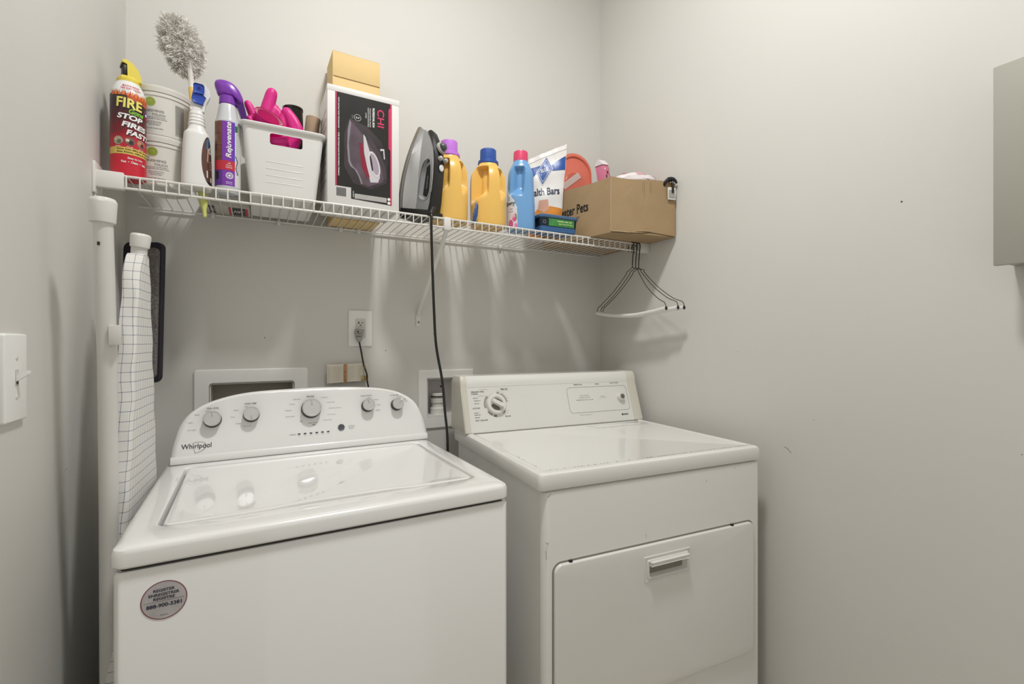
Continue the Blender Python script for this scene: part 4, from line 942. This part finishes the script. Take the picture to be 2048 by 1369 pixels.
# ------------------------------------------------------------------ cardboard box
KB = mat('A68C69', .85, noise=.06, nscale=14, bump=.35, bscale=60, name='corrugated_card'); KE = mat('C0AC8C', .9, name='worn_card_edge'); KD = mat('4A3C2A', .9, name='box_slit')
t = thing('cardboard_box', 'open brown cardboard shipping box with black print at the right shelf end', 'cardboard box', (1.107, 1.305, Z0), 0)
Q = [Vector((0, 0, 0)), Vector((.265, -.052, 0)), Vector((.268, .355, 0)), Vector((-.067, .350, 0))]
HB_ = .200
b = B(); thk = .004
cen = sum(Q, Vector())/4
for i in range(4):
    a, c = Q[i], Q[(i+1) % 4]; n_ = (c-a).cross(Vector((0, 0, 1))).normalized()
    if n_.dot(a-cen) < 0: n_ = -n_
    bul = .004 if i in (0, 3) else 0; rg = []
    for k in range(9):
        t_ = k/8; p = a.lerp(c, t_)+n_*bul*math.sin(PI*t_); h1 = HB_-(.0+.004*math.sin(PI*t_*2+i))
        rg.append([p, p+Vector((0, 0, h1)), p-n_*thk+Vector((0, 0, h1)), p-n_*thk])
    b.loft(rg, KB)
b.loft([[q+(cen-q).normalized()*.002+Vector((0, 0, .0005)) for q in Q], [q+(cen-q).normalized()*.002+Vector((0, 0, .004)) for q in Q]], KB)
FU = (Q[1]-Q[0]).normalized(); ffx = lambda u, v, w_=0: Q[0]+FU*u+Vector((0, 0, v))+Vector((FU.y, -FU.x, 0))*(w_+.004*math.sin(PI*u/.27))
LU = (Q[0]-Q[3]).normalized(); LL = (Q[0]-Q[3]).length; lfx = lambda u, v, w_=0: Q[3]+LU*u+Vector((0, 0, v))+Vector((LU.y, -LU.x, 0))*(w_+.004*math.sin(PI*u/LL))
g6 = random.Random(8)
b.text('Neater Pets', mat('1E1B18', .8), lfx, LL-.186, .116, .036, .166, w=.0010, bold=.02, step=.02)
b.text('neaterpets.com', mat('1E1B18', .8), lfx, LL-.192, .082, .010, .088, w=.0010, step=.02)
for (u0, v0, u1, v1, m_, r_) in ((.01, .118, .255, .100, KE, .0006), (.050, .125, .085, .165, KE, .0005), (.010, .150, .075, .140, KE, .0003), (.115, .098, .121, .104, KE, .0009), (.235, .048, .243, .056, KE, .0006)):
    b.tube([ffx(u0, v0, 0), ffx((u0+u1)/2, (v0+v1)/2+.002, 0), ffx(u1, v1, 0)], r_, m_, 5)
for u_ in (.127, .134, .158, .163): b.rect(u_, .152-.02*(u_ == .134), u_+.0012, .192, mat('8E7756', .85, name='tape_scar'), ffx, .0006, .02)
b.tube([ffx(.0, .002, .001), ffx(.06, .0015, .0015), ffx(.12, .003, .001), ffx(.155, .009, .001), ffx(.265, .001, .001)], .0012, KD, 5)
b.tube([ffx(.004, .004, .0015), ffx(.03, .005, .003), ffx(.07, .003, .002)], .0014, KE, 5); b.tube([ffx(.10, .010, .001), ffx(.135, .013, .002), ffx(.16, .012, .001)], .0012, KE, 5)
b.tube([Vector((-.0005, -.0012, .005)), Vector((-.001, -.0012, .10)), Vector((0, -.0010, .195))], .0012, KE, 5)
b.obj('carton', t, ang=40)
b = B(); b.loft([[Q[0]+Vector((.002, .004, .0)), Q[0]+Vector((.012, .012, .0)), Q[0]+Vector((.012, .012, .198)), Q[0]+Vector((.002, .004, .198))], [Q[3]+Vector((.006, -.004, 0)), Q[3]+Vector((.016, -.008, 0)), Q[3]+Vector((.016, -.008, .15)), Q[3]+Vector((.006, -.004, .15))]], KB); b.obj('inner_flap', t)

# things in the box
t = thing('drink_carton', 'small pink and brown patterned carton sticking out of the cardboard box', 'carton', (1.232, 1.44, Z0+.010), 28)
b = B(); PKC = mat('D87A98', .4, name='pink_carton'); DBR = mat('4A2430', .4, name='maroon_print')
b.box((-.019, -.014, 0), (.019, .014, .235), PKC, .001)
b.loft([[(-.021, -.016, .235), (.021, -.016, .235), (.021, .016, .235), (-.021, .016, .235)], [(-.0205, -.003, .252), (.0205, -.003, .252), (.0205, .003, .252), (-.0205, .003, .252)]], mat('E8DEE0', .4))
ca1 = frame((0, -.0145, 0), (1, 0, 0), (0, 0, 1), (0, -1, 0)); ca2 = frame((.0195, 0, 0), (0, 1, 0), (0, 0, 1), (1, 0, 0))
b.rect(-.014, .18, .014, .228, DBR, ca2, .0004)
for (x, y, r_) in ((-.008, .222, .004), (.006, .212, .005), (-.004, .200, .0045), (.010, .195, .003), (-.012, .186, .004)): b.shape(circ(r_, 12, x, y), DBR if r_ > .0042 else WHT, ca1, .0004)
b.obj('carton_body', t); t.rotation_euler = (R(-3), R(-12), R(20)); t.scale = (1.15, 1.15, 1.22)
b = B(); g7 = random.Random(21); N = 28
rg = []
for j in range(11):
    s_ = j/10; x = -.09+.19*s_; r0 = .038*math.sin(PI*min(1, max(.03, s_*.96+.02)))**.5
    rg.append([Vector((x, r0*1.1*math.cos(2*PI*k/N)*(1+.12*math.sin(k*2.1+j)), r0*math.sin(2*PI*k/N)*(1+.10*math.sin(k*1.7+j*1.3))+.012*s_)) for k in range(N)])
b.loft(rg, mat('E8DFE0', .35, name='white_pink_film'), ang if False else (True, True))
for j0, k0, c_ in ((1, 5, 'C4455A'), (7, 6, 'D86A80'), (8, 5, 'C4455A'), (4, 8, 'E0A0A8')):
    for dj in range(2):
        for dk in range(3):
            P4 = [rg[j0+dj][k0+dk], rg[j0+dj+1][k0+dk], rg[j0+dj+1][k0+dk+1], rg[j0+dj][k0+dk+1]]; tm = bmesh.new(); vv = [tm.verts.new(p*1.02) for p in P4]; tm.faces.new(vv); b.merge(tm, mat(c_, .4))
o = b.obj('plastic_bag', None, 'crumpled white and pink plastic bag lying inside the cardboard box', 'bag', ang=60, loc=(1.262, 1.345, Z0+.205)); o.rotation_euler = (0, R(4), R(-10))
t = thing('plastic_clip', 'black plastic hook with a white tag clipped on the cardboard box corner', 'clip', (1.352, 1.253, Z0+.165), -11)
b = B(); b.tube(catmull([(0, -.007, -.004), (0, -.008, .015), (0, -.006, .036), (0, .004, .045), (-.004, .016, .042), (-.008, .022, .030)], 4), [.0045]*21, BLK, 10)
b.tube(catmull([(-.030, .004, .022), (-.027, -.004, .036), (-.015, -.006, .046), (0, -.006, .047), (.012, -.005, .043), (.020, -.004, .034)], 4), [.0045, .005, .0055, .006, .0062, .0065, .0065, .0068, .007, .007, .007, .007, .007, .007, .0065, .006, .0055, .005, .0045, .004, .003], BLK, 10); b.obj('hook', t)
b = B(); b.box((-.020, -.0062, -.030), (.014, -.0046, .016), mat('DAD8D2', .5), .0006); tg = frame((0, -.0063, 0), (1, 0, 0), (0, 0, 1), (0, -1, 0)); b.rect(-.016, -.024, .010, .006, mat('9A968E', .5), tg, .0003)
for k in range(5): b.fine(WHT, tg, -.014, .008, .003-.005*k, .0015, .0006)
b.obj('tag', t, 'white cardboard tag')

# ------------------------------------------------------------------ hangers
HWI = mat('1C1712', .4, name='black_wire'); PAP = mat('ECEAE6', .6, name='paper_tube')
hdesc = ['wire trouser hanger with white paper tube, nearest the right wall of three',
         'wire trouser hanger with white paper tube, middle of the three below the shelf',
         'wire trouser hanger with shorter white tube, leftmost of the three below the shelf']
for i, (hx, hy, rz, ln_) in enumerate(((1.321, 1.392, 1, .222), (1.3055, 1.392, 0, .212), (1.290, 1.393, 1, .170))):
    t = thing('coat_hanger', hdesc[i], 'hanger', (hx, hy, SH-.005), rz, 'wire hangers on the shelf rail')
    b = B(); r_ = .0013
    hook = [(0, .022, -.030), (0, .020, -.012), (0, .012, .004), (0, .002, .0055), (0, -.008, -.004), (0, -.006, -.030), (0, -.002, -.060), (0, 0, -.085)]
    b.tube(catmull(hook, 6), .0021, HWI, 8)
    b.tube(catmull([(0, 0, -.080), (0, -.004, -.096), (0, -.028, -.106), (0, -.034, -.118), (0, -.10*(ln_/.222), -.178), (0, -.17*(ln_/.222), -.225), (0, -ln_+.008, -.243), (0, -ln_, -.262)], 6), r_, HWI, 6)
    b.tube(catmull([(0, 0, -.080), (0, .004, -.096), (0, .030, -.108), (0, .038, -.120), (0, .11, -.180), (0, .18, -.225), (0, .208, -.242), (0, .212, -.262)], 6), r_, HWI, 6)
    b.obj('wire_frame', t)
    b = B(); b.tube(catmull([(0, .214, -.262), (0, .12, -.276), (0, .0, -.281), (0, -.10, -.273), (0, -ln_+.002, -.264)], 6), .0072, PAP, 12); b.obj('paper_tube', t)
    b = B(); blob(b, (0, -ln_, -.264), (.0045, .0045, .0075), BLK); b.obj('end_tip', t)

# ------------------------------------------------------------------ outlet, plug, tag
t = thing('wall_outlet', 'white wall outlet cover plate above the washing machine', 'outlet', (.316, YB, 1.2785))
b = B(); wf = frame((0, 0, 0), (1, 0, 0), (0, 0, 1), (0, -1, 0)); b.prism(rr(.079, .125, .004, 4), 0, .0055, WHT, wf, .002); b.obj('cover_plate', t)
b = B(); b.prism(rr(.033, .067, .003, 4), .005, .0075, mat('D4D1CB', .35), wf, .001); b.rect(-.008, .016, -.0045, .023, BLK, wf, .0078); b.rect(.0045, .017, .007, .022, BLK, wf, .0078); b.shape(circ(.0022, 12, 0, .011), BLK, wf, .0078); b.rect(-.010, .004, .010, .0045, GAP, wf, .0078); b.rect(.009, -.012, .0105, -.003, BLK, wf, .0078)
b.obj('receptacle', t)
t = thing('power_plug', 'clear three-pin plug with black cord in the wall outlet', 'plug', (.308, YB-.0085, 1.265))
b = B(); CLR = mat('B9B7B0', .15, trans=.35, name='clear_plug'); b.prism([(-.012, .010), (.010, .010), (.013, -.004), (.010, -.022), (.004, -.034), (-.003, -.034), (-.011, -.020), (-.014, -.004)], 0, .026, CLR, wf, .004); b.rect(-.008, -.002, -.003, .004, BLK, wf, .0264); b.rect(-.010, -.016, .004, -.013, GAP, wf, .0264); b.tube([wf(-.009, -.006, .0264), wf(.006, -.004, .0264)], .0008, BLK, 5); b.obj('plug_body', t)
b = B(); b.tube(catmull([(.001, -.014, -.028), (.002, -.014, -.040), (.008, -.013, -.070), (.014, -.014, -.105), (.019, -.028, -.130), (.024, -.028, -.150), (.028, -.010, -.168), (.033, -.012, -.20), (.040, -.012, -.28), (.045, -.012, -.42)], 6), .0028, BLK, 10); b.obj('cord', t, 'black power cord running down behind the console')
t = thing('paper_tag', 'folded corrugated paper tag taped round the black cord above the console', 'tag', (.270, YB-.022, 1.1250), 2)
RB = mat('E6DFD0', .85, name='tag_paper'); b = B(); N = 42
def tagw(u): return .0012*math.sin(u*1500)
pts = [(-.066+.132*i/120) for i in range(121)]
b.loft([[Vector((u, .004, z+.04*u+.000*i)) for i, u in enumerate(pts)] for z in (-.03,)]+[[Vector((u, -.001+tagw(u), z+.04*u)) for u in pts] for z in (-.030, .030)]+[[Vector((u, .004, .030+.04*u)) for u in pts]], RB, (False, False), closed=False)
b.box((-.066, .0035, -.030), (.066, .0045, .030), RB)
for k in range(26): u = -.061+.0047*k; b.rect(u-.0004, -.026, u+.0006, .026, mat('B0A898', .9), lambda u_, v, w_=0: Vector((u_, -.0022-w_, v+.04*u_)), .0003)
b.obj('folded_paper', t)
b = B(); b.box((-.012, -.0042, -.033), (-.003, -.0022, .031), mat('A87850', .5, noise=.3, nscale=90, name='brown_tape'), .0005); b.obj('tape', t, 'brown tape band')
b = B(); b.box((.045, -.0040, -.029), (.064, -.0024, -.010), mat('A8905C', .5, noise=.3, nscale=90), .0004); b.obj('tape', t, 'amber tape at the end')

# ------------------------------------------------------------------ recessed wall boxes
FW = mat('F0EFEB', .4, name='box_frame_white')
def wallbox(name, label, x0, x1, z0, z1, hx0, hx1, hz0, hz1, dep, rad, inner, hr):
    t = thing(name, label, 'wall box', ((x0+x1)/2, YB, z0)); cx = (x0+x1)/2
    P = lambda pts, w_: [Vector((p[0]-cx, -w_, p[1]-z0)) for p in pts]
    o = rr(x1-x0, z1-z0, rad, 5, (x0+x1)/2, (z0+z1)/2); i2 = rr(hx1-hx0, hz1-hz0, hr, 5, (hx0+hx1)/2, (hz0+hz1)/2)
    osm = rr(x1-x0-.006, z1-z0-.006, max(.001, rad-.003), 5, (x0+x1)/2, (z0+z1)/2)
    b = B(); b.loft([P(o, 0), P(o, .004), P(osm, .0065), P(i2, .0065), P(i2, -.01)], FW, (False, False)); b.obj('frame', t)
    e = .0015; i3 = rr(hx1-hx0-e, hz1-hz0-e, hr, 5, (hx0+hx1)/2, (hz0+hz1)/2)
    b = B(); b.loft([P(i3, .004), P(i3, -dep)], inner, (False, True)); b.obj('recess', t); return t
wallbox('dryer_vent_box', 'white framed recessed vent box in the wall behind the washer', -.169, .147, .90, 1.1465, -.130, .107, .94, 1.1055, .075, .010, mat('B4AEA2', .6, name='vent_inside'), .010)
ob_ = wallbox('washer_outlet_box', 'white framed recessed supply box with a valve left of the dryer console', .524, .745, .906, 1.1255, .5555, .715, .948, 1.0955, .075, .002, mat('DCD6D6', .5, name='box_inside'), .001)
t = thing('hose_valve', 'white threaded plastic drain fitting inside the recessed supply box', 'valve', (.612, 1.735, .9505))
b = B(); b.lathe([(.030, 0), (.0295, .002), (.0295, .026), (.025, .030), (.024, .034), (.024, .046), (.0275, .048), (.0275, .062), (.022, .064), (.022, .070), (.025, .072), (.025, .080), (.020, .084)], PLAS, 12, ); b.obj('fitting_body', t)
b = B(); b.lathe([(.0262, .0695), (.0262, .0735)], BLK, 32); b.obj('gasket', t)
b = B(); b.shape(circ(.004, 14, .640-ob_.location.x, 1.055-ob_.location.z), BLK, frame((0, .0741, 0), (1, 0, 0), (0, 0, 1), (0, -1, 0)), .0006); b.obj('knockout_hole', ob_, 'small round black hole')

# ------------------------------------------------------------------ light switch
t = thing('light_switch', 'white toggle light switch plate on the left wall', 'light switch', (XL, .9915, 1.1765))
sf2 = frame((0, 0, 0), (0, 1, 0), (0, 0, 1), (1, 0, 0))
b = B(); b.prism(rr(.076, .134, .004, 4), 0, .0065, WHT, sf2, .003); b.obj('switch_plate', t)
b = B(); b.prism(rr(.011, .026, .001, 3), .006, .0072, mat('C9C6C0', .4), sf2, .0005); b.rect(-.004, -.010, .004, -.004, GAP, sf2, .0074); b.obj('toggle_slot', t)
b = B(); b.loft([[sf2(x, y-.001, .006) for x, y in rect4(.0075, .011)], [sf2(x, y+.007, .019) for x, y in rect4(.0065, .007)], [sf2(x, y+.008, .0215) for x, y in rect4(.005, .005)]], WHT); b.obj('toggle', t)
for z in (.030, -.030):
    b = B(); b.lathe([(.0032, 0), (.003, .001), (.001, .0014)], mat('D8D6D2', .3), 14, Matrix.Translation(sf2(0, z, .0063)) @ Matrix.Rotation(R(90), 4, 'Y')); b.obj('screw', t)

# ------------------------------------------------------------------ electrical panel
t = thing('electrical_panel', 'grey painted metal panel box mounted high on the right wall', 'electrical panel', (XR, .1, 1.384))
EP = mat('A9A79C', .45, name='grey_enamel')
b = B(); b.box((-.070, -.26, .004), (0, .262, .394), EP, .003); b.obj('panel_case', t)
b = B(); b.box((-.0815, -.27, 0), (-.070, .270, .398), EP, .0015); b.obj('panel_door', t)

# ------------------------------------------------------------------ ironing board
LEG = mat('D9D7D2', .3, name='white_tube'); CAPM = mat('E6E4DF', .4, name='white_foot_cap')
t = thing('ironing_board', 'folded ironing board in a blue checked cover upright beside the washer', 'ironing board', (-.262, 1.24, 0))
I0 = Vector(t.location)
def ibo(b, name, label=None): o = b.obj(name, t, label); o.location = -I0; return o
b = B(); b.tube([(-.252, 1.175, .02), (-.2505, 1.160, .9), (-.2445, 1.122, 1.2), (-.2475, 1.105, 1.47)], .0148, LEG, 24)
for z in (1.405,): b.box((-.2525, 1.0925, z), (-.249, 1.096, z+.006), BLK)
ibo(b, 'leg', 'long white tubular leg')
def footcap(p, d, r, h, name):
    b = B(); d = Vector(d).normalized(); z = d; x = z.cross(Vector((0, 1, 0))).normalized(); y = z.cross(x); M = Matrix((x, y, z)).transposed().to_4x4(); M.translation = Vector(p)
    N = 40; ring_ = lambda q, zz, w_=0: [(r*q*(1+w_*(1 if (i//2) % 5 == 0 else 0))*math.cos(2*PI*i/N), r*q*(1+w_*(1 if (i//2) % 5 == 0 else 0))*math.sin(2*PI*i/N), zz) for i in range(N)]
    b.loft([ring_(.97, 0), ring_(1, .002), ring_(1.06, h*.78), ring_(1.06, h*.80), ring_(1.06, h*.85, -.06), ring_(.95, h*.96, -.08), ring_(.7, h)], CAPM, M=M); ibo(b, name)
footcap((-.248, 1.106, 1.448), (.015, -.018, .56), .0195, .045, 'foot_cap')
b = B(); b.tube([(-.2325, 1.310, 1.40), (-.2292, 1.305, 1.444)], .0150, LEG, 20); ibo(b, 'leg')
footcap((-.2290, 1.3050, 1.440), (.020, -.01, .20), .0178, .030, 'foot_cap')
# board in its cover
a_ = Vector((-.240, 1.15, 0)); c_ = Vector((-.2235, 1.425, 0))
ww = (c_-a_).normalized(); nn = Vector((ww.y, -ww.x, 0))   # nn faces the washer
levels = [(1.424, .040, 1.310), (1.419, .054, 1.309), (1.408, .064, 1.308), (1.39, .078, 1.306), (1.34, .102, 1.302), (1.25, .132, 1.300), (1.15, .162, 1.298), (1.0, .205, 1.295), (.9, .232, 1.292), (.75, .26, 1.288), (.5, .28, 1.285), (.25, .28, 1.285), (.12, .26, 1.285)]
def cover_ring(z, wd, yc):
    k = (yc-a_.y)/(c_.y-a_.y); ctr_ = a_.lerp(c_, k)+Vector((0, 0, z)); h = wd/2; out = []
    tk = .026*min(1, .95+(1.436-z)*2)
    for u, n_ in ((1, -.25), (.99, .2), (.96, .42), (.8, .5), (.4, .5), (0, .5), (-.4, .5), (-.8, .5), (-.93, .46), (-.99, .30), (-1.0, -.05), (-1.0, -.4), (-.97, -.62), (-.85, -.70), (0, -.6), (.6, -.6), (.92, -.5)):
        out.append(ctr_+ww*(h*u+.0015*math.sin(z*45+n_*3))+nn*(tk*n_+.0010*math.sin(z*60+u*3)))
    return out
def check_mat():
    m = bpy.data.materials.new('checked_cotton'); m.use_nodes = True; nt = m.node_tree; L = nt.links; bs = nt.nodes['Principled BSDF']; bs.inputs['Roughness'].default_value = .85
    uv = nt.nodes.new('ShaderNodeUVMap'); uv.uv_map = 'uv'; sp = nt.nodes.new('ShaderNodeSeparateXYZ'); L.new(uv.outputs[0], sp.inputs[0])
    nz_ = nt.nodes.new('ShaderNodeTexNoise'); nz_.inputs['Scale'].default_value = 9; L.new(uv.outputs[0], nz_.inputs['Vector'])
    def line(sock, per, wd):
        a = nt.nodes.new('ShaderNodeMath'); a.operation = 'MULTIPLY_ADD'; L.new(nz_.outputs['Fac'], a.inputs[0]); a.inputs[1].default_value = .006; L.new(sock, a.inputs[2])
        d = nt.nodes.new('ShaderNodeMath'); d.operation = 'DIVIDE'; L.new(a.outputs[0], d.inputs[0]); d.inputs[1].default_value = per
        f_ = nt.nodes.new('ShaderNodeMath'); f_.operation = 'FRACT'; L.new(d.outputs[0], f_.inputs[0])
        l = nt.nodes.new('ShaderNodeMath'); l.operation = 'LESS_THAN'; L.new(f_.outputs[0], l.inputs[0]); l.inputs[1].default_value = wd; return l.outputs[0]
    hx = line(sp.outputs['X'], .0165, .075); hy = line(sp.outputs['Y'], .0195, .075)
    s_ = nt.nodes.new('ShaderNodeMath'); s_.operation = 'ADD'; L.new(hx, s_.inputs[0]); L.new(hy, s_.inputs[1])
    d = nt.nodes.new('ShaderNodeMath'); d.operation = 'MULTIPLY'; L.new(s_.outputs[0], d.inputs[0]); d.inputs[1].default_value = .5
    r = nt.nodes.new('ShaderNodeValToRGB'); e = r.color_ramp.elements; e[0].color = rgb('E6E4DF'); e[1].position = 1; e[1].color = rgb('3A4468'); q = e.new(.5); q.color = rgb('9FA3AE')
    L.new(d.outputs[0], r.inputs[0]); L.new(r.outputs[0], bs.inputs['Base Color']); return m
CK = check_mat()
lv = [tuple(p) for p in catmull([(a, b2, c2) for a, b2, c2 in levels], 4)]
b = B(); rings = [cover_ring(*p) for p in lv]; cum = {}
b.loft([[sum(rings[0], Vector())/17+(p-sum(rings[0], Vector())/17)*.3+Vector((0, 0, .001)) for p in rings[0]]]+rings, CK)
o = ibo(b, 'cover', 'white cotton cover with thin blue check')
me = o.data; uvl = me.uv_layers.new(name='uv')
from mathutils import kdtree
kt = kdtree.KDTree(sum(len(r) for r in rings)); arcl = []
for r_i in rings:
    c0 = 0; d0 = [0]
    for q0, q1 in zip(r_i[:-1], r_i[1:]): c0 += (q1-q0).length; d0.append(c0)
    ref = d0[8]
    for q0, dd in zip(r_i, d0): kt.insert(q0, len(arcl)); arcl.append(dd-ref)
kt.balance()
for poly in me.polygons:
    ids = [kt.find(me.vertices[me.loops[li].vertex_index].co)[1] for li in poly.loop_indices]
    for li, k_ in zip(poly.loop_indices, ids):
        v = me.vertices[me.loops[li].vertex_index].co; uvl.data[li].uv = (arcl[k_]+2+.006*math.sin(v.z*7), v.z+.10*max(-.1, min(.1, arcl[k_]))*0)
b = B(); b.box((-.2385, 1.098, 1.225), (-.2205, 1.112, 1.262), LEG, .002); ibo(b, 'leg_latch')

# ------------------------------------------------------------------ flat mop
t = thing('flat_mop', 'black flat mop head with grey pad standing up in the left corner', 'mop', (-.272, 1.655, 0))
m0 = Vector(t.location); b = B()
mu = Vector((.90, -.43, 0)).normalized(); mn = Vector((-.43, -.90, 0)).normalized(); mc = Vector((-.276, 1.612, 1.312)); mv = Vector((.02, .0, 1)).normalized()
mf = lambda u, v, w_=0: mc+mu*u+mv*v+mn*w_-m0
b.prism(rr(.105, .385, .018, 6), -.006, .006, mat('1D1A26', .35, name='mop_plate'), mf, .003); b.obj('mop_plate', t)
b = B(); b.prism(rr(.040, .355, .012, 6, .026, -.002), .005, .014, mat('6E6A68', .95, noise=.5, nscale=250, bump=1.0, bscale=500, name='microfibre'), mf, .004); b.obj('mop_pad', t, 'grey microfibre pad')
b = B(); b.tube([mf(0, -.1, -.010), mf(0, -.3, -.012), (0, 0, .0)], .009, LEG, 12); b.obj('handle', t)
